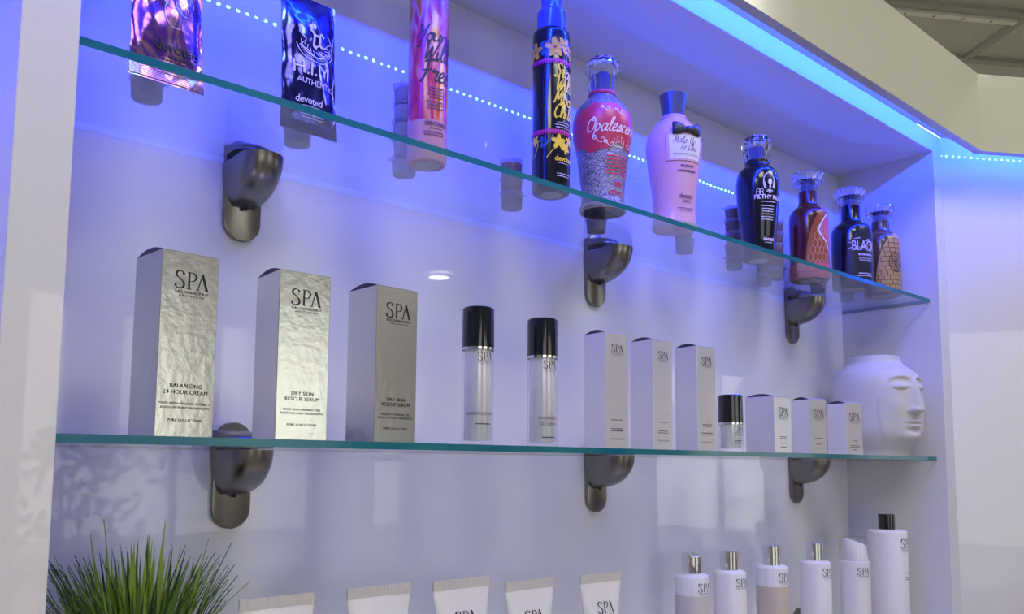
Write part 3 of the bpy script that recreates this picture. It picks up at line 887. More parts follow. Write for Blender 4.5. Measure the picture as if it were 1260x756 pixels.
def deco2(t, mp):
    decal('lettering', [(text2d('H.I.M', .0235, .95), -.002, .0680), (text2d('AUTHENTIC', .0098, .9), .004, .0560), (text2d('devoted', .0115, .92, .01), -.004, .0335), (greek(.03, 1, .003, .0009, 4), .0, .0300),
                        (greek(.034, 3, .0034, .0009, 8), .002, .0240)], mp, M['ink_lilac'], t)
    parts = [(ribbon([(.020*math.cos(R(a)), .020*math.sin(R(a))) for a in range(185, 356, 10)], .0009, 0), .004, .1120),
             (ribbon([(.0255*math.cos(R(a)), .0265*math.sin(R(a))) for a in range(195, 346, 10)], .0009, 0), .004, .1120),
             (ribbon([(-.017, .012), (-.022, .004), (-.014, -.004), (-.020, -.012), (-.012, -.016), (-.006, -.021), (.002, -.024)], .0012, .3), .004, .1150),
             (ribbon([(.017, .012), (.022, .004), (.014, -.004), (.020, -.012), (.012, -.016), (.006, -.021), (-.002, -.024)], .0012, .3), .004, .1150)]
    for k in range(9):                     # feathers on either side of the shield
        a = R(200 + k * 17)
        parts.append((ribbon([(.0145*math.cos(a), .0145*math.sin(a)), (.0185*math.cos(a+.2), .0185*math.sin(a+.2))], .0009, .2), .004, .1140))
    for s in text_arc('DEVOTED CREATIONS', .0233, .0042, R(205), R(335)): parts.append((s, .004, .1120))
    # monogram
    parts += [(ribbon([(-.008, .012), (-.002, .006), (-.003, -.008), (.001, -.010)], .0034, .55, R(45)), .004, .115),
              (ribbon([(-.002, .006), (.005, .004), (.004, -.006), (-.003, -.009)], .0030, .6, R(45)), .004, .115),
              (ribbon([(.011, .006), (.006, .009), (.005, -.004), (.010, -.008), (.013, -.005)], .0030, .6, R(45)), .004, .115)]
    decal('crest', parts, mp, M['ink_lilac'], t)
def text_arc(s, rad, size, a0, a1):
    out = []
    for i, ch in enumerate(s):
        if ch == ' ': continue
        a = a0 + (a1 - a0) * i / (len(s) - 1)
        v, f = text2d(ch, size)
        ca, sa = math.cos(a + PI/2), math.sin(a + PI/2)
        out.append(([(x*ca - y*sa + rad*math.cos(a), x*sa + y*ca + rad*math.sin(a)) for x, y in v], f))
    return out
sachet(.0985, .0690, R(2), .074, .170, 6, M['holo'], 'crinkled holographic foil sachet coloured by lilac reflections, leftmost on the upper shelf', deco1)
sachet(.2695, .0905, R(2), .072, .172, 4, M['bluefoil'], 'dark blue foil sachet with a crest standing over the left bracket', deco2)

# round bottle: sunset print
def body_lathe(t, name, prof, m, n=48):
    return MB().lathe(prof, n).build(name, m, t, auto=R(45))
t = thing('lotion_bottle', (.4333, .084, Z1 + .0004), 'tall round bottle with pink and orange sunset swirls', 'bottle', 'tanning lotion bottles on the upper shelf', R(-12))
pr = [(0, .0220), (.0010, .0245), (.004, .0258), (.010, .0260), (.256, .0260), (.262, .0245), (.266, .014)]
body_lathe(t, 'bottle_body', pr, M['sunset'])
MB().lathe([(.0002, .0245), (.004, .0261), (.020, .02625), (.040, .02625), (.052, .0262)], 48, cap1=False).build('reflection_band', M['pale_rose'], t, auto=R(45))  # lighter reflection low on the bottle, painted as a band
foot(.0245, t, M['grey_plastic'], .72)
MB().lathe([(.265, .0235), (.2665, .0240), (.300, .0240), (.303, .0225)], 40).build('cap', M['magenta'], t, auto=R(40))
f = around(pr, .0006)
decal('lettering', [(script2d('Young', .0225, .13, .25), .0000, .1560), (script2d('Wild', .0245, .13, .25), .0020, .1310), (script2d('Free', .0290, .13, .25), .0000, .1020),
                    (text2d('&', .008), .0200, .1230)], f, M['ink'], t)
decal('fine_print', [(greek(.026, 4, .0042, .0021, 21), .002, .0930), (greek(.026, 3, .0042, .0021, 22), .000, .0745), (text2d('devoted', .0110, .9, .02), .0015, .0440), (greek(.022, 1, .003, .0012, 25), .0015, .0400), (greek(.030, 2, .0036, .0018, 26), -.0015, .0345)], around(pr, .0009), M['plum'], t)

# dark round bottle with the pump
t = thing('pump_bottle', (.6367, .064, Z1 + .0004), 'tall black round pump bottle with yellow flowers and gold lettering', 'bottle', 'tanning lotion bottles on the upper shelf', R(-12))
pr = [(0, .0235), (.001, .0255), (.004, .0268), (.012, .0270), (.236, .0270), (.2400, .0262), (.2430, .0235), (.2445, .018)]
body_lathe(t, 'bottle_body', pr, M['black_plastic'])
foot(.0255, t, M['grey_plastic'])
pp = MB().lathe([(.2440, .0205), (.2445, .0210), (.2720, .0208), (.2740, .0190), (.276, .0180), (.2765, .0145), (.2960, .0150), (.300, .0140)], 32).build('pump_collar', M['pump'], t, auto=R(40))
hd = MB()
hd.lathe([(.300, .0070), (.3060, .0070)], 20)
hd.lathe([(.304, .0150), (.306, .0165), (.318, .0150), (.320, .0120)], 28)
hd.loft([[(x * s, -.012 - .030 * k, .3085 + z * s - .008 * k * k) for x, z in ((-.0055, 0), (.0055, 0), (.0055, .008), (-.0055, .008))] for k, s in ((0, 1), (.5, .9), (1, .75))])
hd.build('pump_head', M['pump'], t, auto=R(40))
f = around(pr, .0005); f2 = around(pr, .0008); f3 = around(pr, .0011)
def petals(cx, cy, r_, n=5, rot=0.0):
    out = []
    for k in range(n):
        a = 2*PI*k/n + rot
        v, fc = disc2d(r_*.55, r_*.30, 12)
        out.append((([(x*math.cos(a) - y*math.sin(a) + cx + r_*.5*math.cos(a), x*math.sin(a) + y*math.cos(a) + cy + r_*.5*math.sin(a)) for x, y in v], fc), 0, 0))
    return out
def zig(z0, z1, nu=34):
    """toothed magenta band round the front"""
    parts = [(rect2d(-.062, .062, z0, z0 + (z1-z0)*.55, 40, 1), 0, 0)]
    for k in range(nu):
        u = -.062 + .124 * (k + .5) / nu
        parts.append((rect2d(u - .0011, u + .0011, z0 - (z1-z0)*.4, z0), 0, 0))
    return parts
lf = []
rg = random.Random(3)
for k in range(26):
    lf += petals(rg.uniform(-.055, .055), rg.uniform(.200, .222), rg.uniform(.004, .008), 2, rg.uniform(0, 3))
for k in range(12):
    lf += petals(rg.uniform(-.055, .055), rg.uniform(.064, .082), rg.uniform(.004, .008), 2, rg.uniform(0, 3))
decal('leaf_print', lf, f, M['leafblue'], t)
fl = petals(-.010, .209, .0150, 5, .4) + petals(.006, .214, .0125, 5, 1.0) + petals(-.042, .206, .013, 5, .2) + petals(.020, .206, .011, 5, .8)
decal('flower_print', fl, f2, M['petal'], t)
decal('flower_centres', [(disc2d(.0022, .0022, 10), a, b) for a, b in ((-.010, .209), (.006, .214), (-.042, .206), (.020, .206))], f3, M['panel_orange'], t)
decal('lower_flower_print', petals(-.004, .0700, .0110, 5, .3) + petals(.008, .0620, .0090, 5, .9) + petals(-.042, .0740, .008, 5, .9) + petals(.016, .0740, .008, 5, .2), f2, M['gold'], t)
decal('toothed_band', zig(.1875, .1950) + zig(.0835, .0910), f3, M['magenta'], t)
decal('lettering', [(script2d('Stay', .0205, .15, .2), .0070, .1650), (script2d('Wild', .0205, .15, .2), .0070, .1450), (script2d('Moon', .0205, .15, .2), .0080, .1250), (script2d('Child', .0205, .15, .2), .0070, .1050),
                    (text2d('devoted', .0110, .9, .02), .0060, .0420)], f3, M['gold'], t)
decal('fine_print', [(greek(.034, 3, .0036, .0012, 31), .006, .0975), (greek(.03, 1, .003, .001, 32), .006, .0385), (greek(.03, 2, .0036, .0012, 33), .006, .0230)], f3, M['ink_lilac'], t)
decal('stem_print', [(ribbon([(-.042, .078), (-.036, .068), (-.040, .056), (-.045, .050)], .0016, .5), 0, 0), (ribbon([(-.006, .062), (-.014, .056), (-.022, .046)], .0018, .5), 0, 0), (ribbon([(.022, .060), (.030, .052), (.034, .044)], .0016, .5), 0, 0)], f3, M['gold'], t)

# curvy designer bottles
def scroll(s=1.0):
    return ribbon([(-.010*s, .006*s), (-.012*s, .001*s), (-.007*s, -.001*s), (-.006*s, .003*s), (-.009*s, .004*s), (-.003*s, -.004*s), (.003*s, -.006*s), (.007*s, -.002*s), (.004*s, .001*s), (.002*s, -.002*s)], .0013, .5)
OP = [(0, .0335), (.0015, .0358), (.006, .0360), (.012, .0338), (.024, .0326), (.052, .0353), (.078, .0386), (.090, .0398), (.101, .0418), (.1184, .0450), (.1327, .0458), (.1471, .0443), (.1617, .0390), (.172, .0310), (.1763, .0262), (.1790, .0215), (.1840, .0206)]
t = thing('lotion_bottle', (.7551, .073, Z1 + .0004), 'curvy silver glitter bottle with a coral red band reading Opalescent', 'bottle', 'tanning lotion bottles on the upper shelf', R(-24))
pr = smooth_prof(OP, 3)
body_lathe(t, 'bottle_body', pr, M['glitter'])
MB().lathe([(0, .0352), (.0045, .0366), (.0075, .0366), (.0090, .0350)], 40).build('base_foot', M['grey_plastic'], t, auto=R(40))
# wavy-edged red band, all the way round
mb = MB(); nb, mrow = 96, 8
vs = []
for j in range(mrow + 1):
    for k in range(nb):
        a = 2*PI*k/nb
        lo = .0900 + .0060*math.sin(a*3 + .6) + .0020*math.sin(a*9)
        hi = .1530 + .0065*math.sin(a*2 + 2.2) + .0020*math.sin(a*8 + 1)
        z = lo + (hi - lo) * j / mrow
        q = rad_at(pr, z) + .0005
        vs.append((q*math.sin(a), -q*math.cos(a), z))
mb.add(vs, [(j*nb + k, j*nb + (k+1) % nb, (j+1)*nb + (k+1) % nb, (j+1)*nb + k) for j in range(mrow) for k in range(nb)])
mb.build('red_band', M['red'], t, smooth=True)
f = around(pr, .0010, 0, .0445)
decal('lettering', [(script2d('Opalescent', .0215, .11, .3), -.0005, .1130)], f, M['white_ink'], t)
cw = [(ribbon([(-.010, .0), (-.0095, .007), (-.0055, .002), (-.0035, .010), (0, .004), (.0035, .010), (.0055, .002), (.0095, .007), (.010, 0)], .0014, .3, smooth=False), .010, .0935), (rect2d(-.010, .010, -.002, -.0008), .010, .0935),
      (scroll(1.0), -.022, .1030), (scroll(.8), -.006, .0965), (([(-x, y) for x, y in scroll(1.0)[0]], scroll(1.0)[1]), .034, .0985), (scroll(.7), -.012, .1500), (scroll(.7), .010, .1465)]
cw += [(disc2d(.0011, .0011, 8), .010 + dx, .0935 + dz) for dx, dz in ((-.0095, .0085), (-.0035, .0118), (.0035, .0118), (.0095, .0085))]
decal('crown_and_scrolls', cw, f, M['white_ink'], t)
decal('fine_print', [(greek(.044, 6, .0052, .0026, 41), .010, .0760), (greek(.020, 2, .004, .003, 42), .012, .0370), (greek(.04, 2, .0042, .0020, 43), .010, .0240)], around(pr, .0008, 0, .036), M['red'], t)
MB().lathe([(.1835, .0215), (.1850, .0222), (.1880, .0220), (.1900, .0205)], 32).build('neck_ring', M['red'], t, auto=R(40))
crystal_cap(t, .1895, .0550, .0272, 'crown')

PK = [(0, .0335), (.0015, .0357), (.006, .0360), (.012, .0354), (.032, .0344), (.059, .0362), (.0857, .0400), (.1065, .0425), (.1255, .0452), (.1436, .0458), (.1560, .0430), (.1621, .0405), (.172, .0340), (.1777, .0290), (.1810, .0240), (.1860, .0214)]
t = thing('lotion_bottle', (.9125, .059, Z1 + .0004), 'curvy pale pink bottle with a dark bow and gunmetal stopper', 'bottle', 'tanning lotion bottles on the upper shelf', R(-28))
pr = smooth_prof(PK, 3)
body_lathe(t, 'bottle_body', pr, M['pink'])
MB().lathe([(.0002, .0357), (.004, .0366), (.006, .0362)], 40).build('base_foot', M['grey_plastic'], t, auto=R(40))
MB().lathe([(.1855, .0215), (.1875, .0222), (.1895, .0215), (.1915, .0195)], 32).build('neck_ring', M['pink'], t, auto=R(40))
MB().lathe([(.1915, .0172), (.1945, .0174), (.2255, .0224), (.2285, .0226), (.2298, .0212)], 36).build('cap', M['gunmetal'], t, auto=R(40))
f = around(pr, .0005, 0, .0440)
decal('label_panel', [(rect2d(-.0310, .0330, .1030, .1500, 24, 12), 0, 0)], f, M['plum'], t)
decal('label_sheet', [(rect2d(-.0302, .0322, .1037, .1493, 24, 12), 0, 0)], around(pr, .0007, 0, .044), M['pink'], t)
decal('label_card', [(rect2d(-.0250, .0310, .1065, .1465, 24, 10), 0, 0)], around(pr, .0009, 0, .044), M['label_white'], t)
f = around(pr, .0012, 0, .0440)
decal('lettering', [(script2d('Make Up', .0115, .10, .35), -.001, .1315), (script2d('Le Chic', .0115, .10, .35), .006, .1200), (text2d('TANNING LOTION', .0046, 1.15), .003, .1120),
                    (greek(.034, 1, .003, .0030, 55), .006, .0940), (greek(.036, 1, .003, .0030, 56), .006, .0860), (text2d('devoted', .0110, .85, .012), .0070, .0440), (greek(.020, 2, .003, .0012, 51), .0080, .0400),
                    (greek(.036, 2, .0036, .0014, 52), .0060, .0270)], f, M['plum'], t)
bw = MB()                                   # the bow: two puffed loops and a knot
cz, cr = .1535, rad_at(pr, .1535)
for sgn in (-1, 1):
    rings = []
    for k in range(7):
        s = k / 6
        hh = .0022 + .0085 * math.sin(s * PI * .62) ** 1.2
        th = .0012 + .0030 * math.sin(s * PI)
        u = sgn * s * .0235 + .0040
        a_ = u / .043
        ctr = Vector(((cr + .0045) * math.sin(a_), -(cr + .0045) * math.cos(a_), cz + .0025 * s))
        nrm = Vector((math.sin(a_), -math.cos(a_), 0))
        rings.append([tuple(ctr + nrm * (th * math.cos(q * PI/5)) + Vector((0, 0, hh * math.sin(q * PI/5)))) for q in range(10)])
    bw.loft(rings)
a_ = .0040 / .043
bw.add(*[(lambda v, f_: ([( x + (cr + .006) * math.sin(a_), y - (cr + .006) * math.cos(a_), z + cz) for x, y, z in v], f_))(*q) for q in [(
    [(sx * .0035, sy * .0030, sz * .0042) for sz in (-1, 1) for sx, sy in ((-1, -1), (1, -1), (1, 1), (-1, 1))], [(3, 2, 1, 0), (4, 5, 6, 7), (0, 1, 5, 4), (1, 2, 6, 5), (2, 3, 7, 6), (3, 0, 4, 7)])]][0])
bw.build('ribbon_bow', M['ribbon'], t, smooth=True)

FR = [(0, .0280), (.0015, .0300), (.006, .0304), (.0312, .0304), (.0626, .0336), (.0933, .0372), (.1247, .0393), (.1400, .0397), (.1511, .0393), (.1640, .0370), (.1721, .0335), (.1790, .0270), (.1830, .0232), (.1880, .0222)]
t = thing('lotion_bottle', (1.1969, .083, Z1 + .0004), 'curvy black bottle with an oval portrait and a crystal crown cap', 'bottle', 'tanning lotion bottles on the upper shelf', R(-24))
pr = smooth_prof(FR, 3)
body_lathe(t, 'bottle_body', pr, M['black_plastic'])
foot(.0300, t, M['grey_plastic'])
MB().lathe([(.1865, .0225), (.1885, .0232), (.1915, .0228), (.1935, .0205)], 32).build('neck_ring', M['black_gloss'], t, auto=R(40))
crystal_cap(t, .1930, .0470, .0284, 'crown')
f = around(pr, .0006, 0, .039); f2 = around(pr, .0009, 0, .039)
fp = around(pr, .0006, -.30, .039); fp2 = around(pr, .0009, -.30, .039)
decal('portrait_medallion', [(disc2d(.0125, .0200, 28), .0115, .1400)], fp, M['white_ink'], t)
decal('portrait', [(disc2d(.0112, .0184, 28, .95), .0115, .1400), (disc2d(.0058, .0086, 20), .0116, .1432), (ribbon([(.003, .1260), (.008, .1295), (.0155, .1295), (.0205, .1260)], .0050, 0), 0, 0),
                   (ribbon([(.006, .1480), (.010, .1535), (.016, .1515), (.0180, .1440)], .0042, 0), 0, 0)], fp2, M['panel_black'], t)
decal('portrait_face', [(disc2d(.0038, .0062, 18), .0122, .1412), (rect2d(.0103, .0138, .1300, .1360), 0, 0)], around(pr, .0012, -.30, .039), M['label_white'], t)
decal('lettering', [(text2d('FILTHY RICH', .0108, .95, .02), .0120, .1090), (greek(.036, 1, .003, .0014, 60), .0110, .1030), (greek(.030, 6, .0050, .0014, 61), .0090, .0950), (text2d('devoted', .0100, .85, .02), .0130, .0320), (greek(.02, 1, .003, .0010, 62), .013, .0280),
                    (disc2d(.0036, .0036, 8, .72), -.0100, .1245), (disc2d(.0036, .0036, 8, .72), -.0040, .1245), (disc2d(.0036, .0036, 8, .72), -.0100, .1185), (disc2d(.0036, .0036, 8, .72), -.0040, .1185)], fp2, M['white_ink'], t)

# shouldered flasks with a sliced decorated face and a dish cap
def flask(x, y, az, h_sh, r_, h_neck, m_body, m_panel, label, deco, cap_r, cap_h):
    """az: azimuth of the middle of the arched face, measured from the front towards the right"""
    t = thing('lotion_bottle', (x, y, Z1 + .0004), label, 'bottle', 'tanning lotion bottles on the upper shelf', az)
    pr = [(0, r_*.90), (.0015, r_*.97), (.006, r_), (h_sh - .018, r_), (h_sh - .008, r_*.97), (h_sh, r_*.88), (h_sh + .006, r_*.70), (h_sh + .011, r_*.54), (h_sh + .018, r_*.48), (h_neck - .001, r_*.47), (h_neck, r_*.40)]
    MB().lathe(pr, 56).build('bottle_body', m_body, t, auto=R(40))
    foot(r_*.92, t, M['grey_plastic'])
    zt = h_sh + .002
    def half(z): return r_ * 1.48 * math.sqrt(max(0.0, 1 - (max(0, z - .004) / (zt - .004)) ** 2)) ** .9
    nz, nu = 26, 24
    def face(eps, k, name, m):
        vs = []
        for j in range(nz + 1):
            z = .006 + (zt - .006) * math.sin(j / nz * PI/2)
            for i in range(nu + 1):
                vs.append(around(pr, eps, 0, r_)((i / nu * 2 - 1) * max(half(z) * k, .0004), z))
        MB().add(vs, [(j*(nu+1)+i, j*(nu+1)+i+1, (j+1)*(nu+1)+i+1, (j+1)*(nu+1)+i) for j in range(nz) for i in range(nu)]).build(name, m, t, smooth=True)
    face(.0007, 1.0, 'face_rim', m_body)
    face(.0011, .95, 'arched_face', m_panel)
    deco(t, lambda eps: around(pr, eps + .0011, 0, r_), r_ * 1.3, pr, r_)
    crystal_cap(t, h_neck, cap_h, cap_r, 'dish')
    return t
def clipd(parts, hw):
    out = []
    for (v, f), dx, dy in parts:
        out.append((([(max(-hw - dx, min(hw - dx, a)), b) for a, b in v], f), dx, dy))
    return out
def deco_orange(t, mp_, hw, pr, r_):
    # honeycomb lines in gold, coral swirl with a winding outline
    hx = []
    for j in range(7):
        for i in range(7):
            cx = -.044 + i * .0095 + (j % 2) * .00475; cy = .014 + j * .0145
            if abs(cx) > r_ * 1.30 * math.sqrt(max(0, 1 - ((cy + .008) / .15) ** 2)): continue
            pts = [(.0052*math.cos(R(60*k + 30)), .0095*math.sin(R(60*k + 30))) for k in range(7)]
            hx.append((ribbon(pts, .0009, 0, smooth=False), cx, cy))
    decal('honeycomb_lines', hx, mp_(.0004), M['petal2'], t)
    sw = [(-.004, .136), (-.018, .118), (-.026, .100), (-.018, .086), (-.006, .074), (.000, .060), (.010, .046)]
    L = catmull(sw, 5)
    v = []; fc = []
    for i, (a, b) in enumerate(L):
        e = r_ * 1.35 * math.sqrt(max(0, 1 - (b / .15) ** 2))
        v += [(a + (max(e, a) - a) * q / 6, b) for q in range(7)]
    for i in range(len(L)-1):
        for q in range(6): fc.append((7*i+q, 7*i+q+1, 7*i+q+8, 7*i+q+7))
    decal('coral_swirl', [((v, fc), 0, 0)], mp_(.0006), M['coral'], t)
    decal('swirl_outline', [(ribbon(sw, .0030, 0), 0, 0)], mp_(.0008), M['label_white'], t)
    decal('swirl_inner_line', [(ribbon([(a + .003, b) for a, b in sw], .0012, 0), 0, 0)], mp_(.0010), M['plum'], t)
    MB().lathe([(.001, r_*.985), (.006, r_ + .0018), (.030, r_ + .0018), (.032, r_)], 56, cap0=False, cap1=False).build('coral_base_band', M['coral'], t, auto=R(40))
def deco_black(t, mp_, hw, pr, r_):
    decal('lettering', [(([(a * .62, b) for a, b in text2d('BLACK', .0300, .95, .01)[0]], text2d('BLACK', .0300, .95, .01)[1]), -.016, .0780), (greek(.034, 1, .004, .0040, 70), -.014, .0660), (greek(.040, 2, .004, .0016, 71), -.014, .0590), (greek(.040, 2, .005, .0022, 72), -.016, .0260)], mp_(.0005), M['ink_lilac'], t)
    sc = []
    rg = random.Random(5)
    for k in range(16):
        a = rg.uniform(-.050, .002); b = rg.uniform(.076, .104)
        sc.append((ribbon([(a, b), (a + rg.uniform(.006, .016), b + rg.uniform(-.002, .003))], .0010, 0), 0, 0))
    decal('scratch_print', sc, mp_(.0007), M['ink_lilac'], t)
def deco_brick(t, mp_, hw, pr, r_):
    def lim(z): return r_ * 1.38 * math.sqrt(max(0, 1 - (max(0, z) / .140) ** 2))
    ln = []
    j = 0; z = .010
    while z < .128:
        e = lim(z + .004)
        ln.append((rect2d(-e, e, z, z + .0010, 16, 1), 0, 0))
        x = -e + (.008 if j % 2 else .002)
        while x < e:
            ln.append((rect2d(x, x + .0010, z, z + .0105), 0, 0)); x += .0125
        z += .0105; j += 1
    decal('brick_lines', ln, mp_(.0004), M['ink'], t)
    em = [(disc2d(.0170, .0230, 28, .93), -.010, .072), (disc2d(.0135, .0185, 28, .93), -.010, .072)]
    for k in range(8):
        a = 2*PI*k/8
        em.append((ribbon([(.002*math.cos(a), .003*math.sin(a)), (.011*math.cos(a+.3), .015*math.sin(a+.3))], .0018, .4), -.010, .072))
    decal('round_emblem', em, mp_(.0007), M['ink'], t)
    bl = []                                     # brick print on the round side
    j = 0; z = .010
    while z < .170:
        e = -lim(z) - .003
        bl.append((rect2d(-.115, e, z, z + .0010, 20, 1), 0, 0))
        x = -.110 + (.007 if j % 2 else 0)
        while x < e:
            bl.append((rect2d(x, x + .0010, z, z + .0105), 0, 0)); x += .014
        z += .0105; j += 1
    decal('side_brick_lines', bl, around(pr, .0004, 0, r_), M['ink'], t)
flask(1.4276, .110, R(8), .1480, .0385, .1905, M['amber'], M['panel_orange'], 'amber red flask bottle with an orange honeycomb face and glass dish cap', deco_orange, .0322, .0390)
flask(1.5717, .090, R(-4), .1370, .0420, .1850, M['black_plastic'], M['panel_black'], 'broad matt black flask bottle with silver lettering and glass dish cap', deco_black, .0326, .0360)
flask(1.6960, .083, R(-4), .1380, .0392, .1745, M['brown'], M['panel_gold'], 'brown flask bottle with a gold brick pattern, nearest the end panel', deco_brick, .0322, .0330)

# ------------------------------------------------------------------ sample cups
_cup = {}
def make_cup(fill):
    if fill in _cup: return copy_tree(_cup[fill])
    t = bpy.data.objects.new('sample_cup', None); C.objects.link(t)
    MB().lathe([(0, .0148), (.0008, .0154), (.0235, .0172)], 28, cap1=False).build('cup_wall', M['cup'], t, auto=R(45))
    MB().lathe([(.0010, .0140), (.0018, .0147), (.0185, .0162)], 28).build('lotion', M[fill], t, auto=R(45))
    MB().lathe([(.0205, .0174), (.0207, .0184), (.0236, .0186), (.0246, .0178), (.0246, .0150), (.0236, .0148)], 28).build('lid', M['cup_clear'], t, auto=R(45))
    MB().box(.0180, .0225, -.0035, .0035, .0218, .0226).build('lid_tab', M['cup_clear'], t)
    decal('base_mark', [(greek(.012, 2, .0030, .0014, 81), 0, 0)], lambda u, v: (u, v, -.00025), M['inkgrey'], t)
    _cup[fill] = t
    return t
def stack(x, y, n, fill, where, grp):
    rg = random.Random(int(x * 1000))
    for k in range(n):
        t = make_cup(fill)
        t.location = (x + rg.uniform(-.0012, .0012), y + rg.uniform(-.0012, .0012), Z1 + .0006 + k * .0249)
        t.rotation_euler = (0, 0, rg.uniform(0, 6.28))
        pos = 'single' if n == 1 else ('bottom' if k == 0 else 'top' if k == n - 1 else ['second', 'third', 'fourth'][k - 1])
        lab = (f'small lidded sample cup {where}' if n == 1 else f'{pos} lidded sample cup of the stack {where}' if pos in ('top', 'bottom') else f'{pos} sample cup from the bottom in the stack {where}')
        tag(t, lab, 'cup', grp)
gc = 'sample cups on the upper shelf'
stack(.095, .123, 2, 'fill_grey', 'behind the holographic sachet', gc)
stack(.276, .134, 2, 'fill_grey', 'behind the blue sachet', gc)
stack(.434, .137, 5, 'fill_lilac', 'behind the sunset bottle', gc)
stack(.638, .152, 3, 'fill_mauve', 'left of the black pump bottle', gc)
stack(.828, .154, 2, 'fill_grey', 'behind the Opalescent bottle', gc)
stack(1.044, .140, 2, 'fill_grey', 'behind the pink bottle', gc)
stack(1.219, .153, 5, 'fill_red', 'left of the black portrait bottle', gc)
stack(1.396, .1965, 2, 'fill_red', 'closest to the back panel', gc)
stack(1.362, .148, 5, 'fill_red', 'left of the amber flask', gc)
stack(1.549, .158, 2, 'fill_grey', 'behind the amber flask', gc)
stack(1.690, .164, 2, 'fill_grey', 'behind the matt black flask', gc)

# ================================================================== LOWER SHELF
def tube(x, y, rz, h, w, label, has_logo, kind=0):
    t = thing('cream_tube', (x, y, Z3 + .0004), label, 'tube', 'white cream tubes on the lower shelf', rz)
    MB().lathe([(0, .0225), (.001, .0235), (.026, .0230), (.0275, .0215)], 36).build('screw_cap', M['bottle_white'], t, auto=R(40))
    rings = []; n = 40
    z0, z1 = .0275, h - .012
    for j in range(17):
        s = j / 16
        e = s ** 1.25
        a = .0265 + (w/2 - .0265) * s
        b = .0265 * (1 - e) + .0010
        rings.append([(a * math.cos(2*PI*k/n), b * math.sin(2*PI*k/n) * (1 + .0), z0 + (z1 - z0) * s) for k in range(n)])
    rings.insert(0, [(.020*math.cos(2*PI*k/n), .020*math.sin(2*PI*k/n), z0 - .001) for k in range(n)])
    MB().loft(rings).build('tube_body', M['tube'], t, auto=R(60))
    sm = MB(); nn = 60
    top = []
    for k in range(nn + 1):
        u = -w/2 + w * k / nn
        top.append((u, .0011 + (.0004 if k % 2 else 0)))
    rg = [[(u, -q, z) for u, q in top] + [(u, q, z) for u, q in reversed(top)] for z in (z1 - .0004, h)]
    sm.loft(rg).build('crimped_seal', M['seal'], t)
    def mp(u, v):
        s = max(0, min(1, (v - z0) / (z1 - z0))); e = s ** 1.25
        a = .0265 + (w/2 - .0265) * s; b = .0265 * (1 - e) + .0010
        q = max(0, 1 - (u / a) ** 2) ** .5
        return (u, -b * q - .0008, v)
    if has_logo:
        decal('lettering', [(spa2d(.034), .0, h - .040)], mp, M['ink'], t)
    else:
        decal('outlined_badge', [(ribbon([(-.012, 0), (-.012, .022), (-.008, .026), (.010, .026), (.012, .022), (.012, 0)], .0007, 0), -.004, h - .070)], mp, M['inkgrey'], t)
    return t
tube(.254, .10, R(1), .1885, .0900, 'pale cream tube with a blank front, nearest the grass plant', False)
tube(.386, .10, R(0), .1885, .0890, 'pale cream tube, second from the grass plant', False)
tube(.512, .10, R(0), .1865, .0930, 'white SPA cream tube in the middle of the row of tubes', True)
tube(.632, .10, R(0), .1750, .0910, 'white SPA cream tube, fourth from the grass plant', True)
tube(.777, .10, R(0), .1725, .0890, 'white SPA cream tube nearest the chrome-capped bottles', True)

def cap_bottle(x, y, r_, h, hc, rc, label, m_body, m_cap, fill=None, fill_h=.0, cut=False, lines=None, rot=-18):
    t = thing('toner_bottle', (x, y, Z3 + .0004), label, 'bottle', 'white SPA bottles on the lower shelf', R(rot))
    hb = h - hc
    pr = [(0, r_ - .002), (.002, r_), (hb - .006, r_), (hb - .003, r_ - .0010), (hb - .0008, r_ - .0045), (hb, r_*.55)]
    MB().lathe(pr, 44).build('bottle_body', m_body, t, auto=R(40))
    if fill:
        MB().lathe([(.002, r_ + .0002), (fill_h, r_ + .0002)], 44, cap0=False, cap1=False).build('lotion_level', fill, t, auto=R(40))
    if cut:
        # disc cap pressed open: its top face slopes
        n = 36; rings = []
        for z, q in ((hb, rc), (hb + .0015, rc + .0003)):
            rings.append([(q*math.cos(2*PI*k/n), q*math.sin(2*PI*k/n), z) for k in range(n)])
        rings.append([(rc*math.cos(2*PI*k/n), rc*math.sin(2*PI*k/n), h - (.0055 if math.sin(2*PI*k/n - .6) < -.2 else 0)) for k in range(n)])
        MB().loft(rings).build('cap', m_cap, t, auto=R(40))
        MB().lathe([(h - .0052, rc*.80), (h - .0040, rc*.72)], 28).build('disc_insert', M['bottle_white'], t, loc=(-.001, -.003, 0))
    else:
        MB().lathe([(hb, rc), (h - .001, rc + .0002), (h, rc - .0008)], 36).build('cap', m_cap, t, auto=R(40))
    f = around([(0, r_), (h, r_)], .0005)
    decal('lettering', [(spa2d(r_ * .98), r_*.22, hb - r_*.46)] + (lines or []), f, M['ink'], t)
    return t
cap_bottle(.9869, .09, .0285, .1908, .0335, .0160, 'frosted bottle with an opened chrome cap and grey fill', M['bottle_milk'], M['chrome'], M['lotion_grey'], .124, True)
cap_bottle(1.0932, .09, .0282, .1885, .0325, .0156, 'frosted white bottle with chrome cap, second of the chrome-capped bottles', M['bottle_white'], M['chrome'])
cap_bottle(1.2270, .09, .0288, .1910, .0360, .0158, 'frosted bottle with chrome cap and beige fill', M['bottle_milk'], M['chrome'], M['lotion_beige'], .118)
cap_bottle(1.3802, .09, .0295, .1870, .0340, .0157, 'plain white bottle with chrome cap beside the airless pump', M['bottle_white'], M['chrome'])
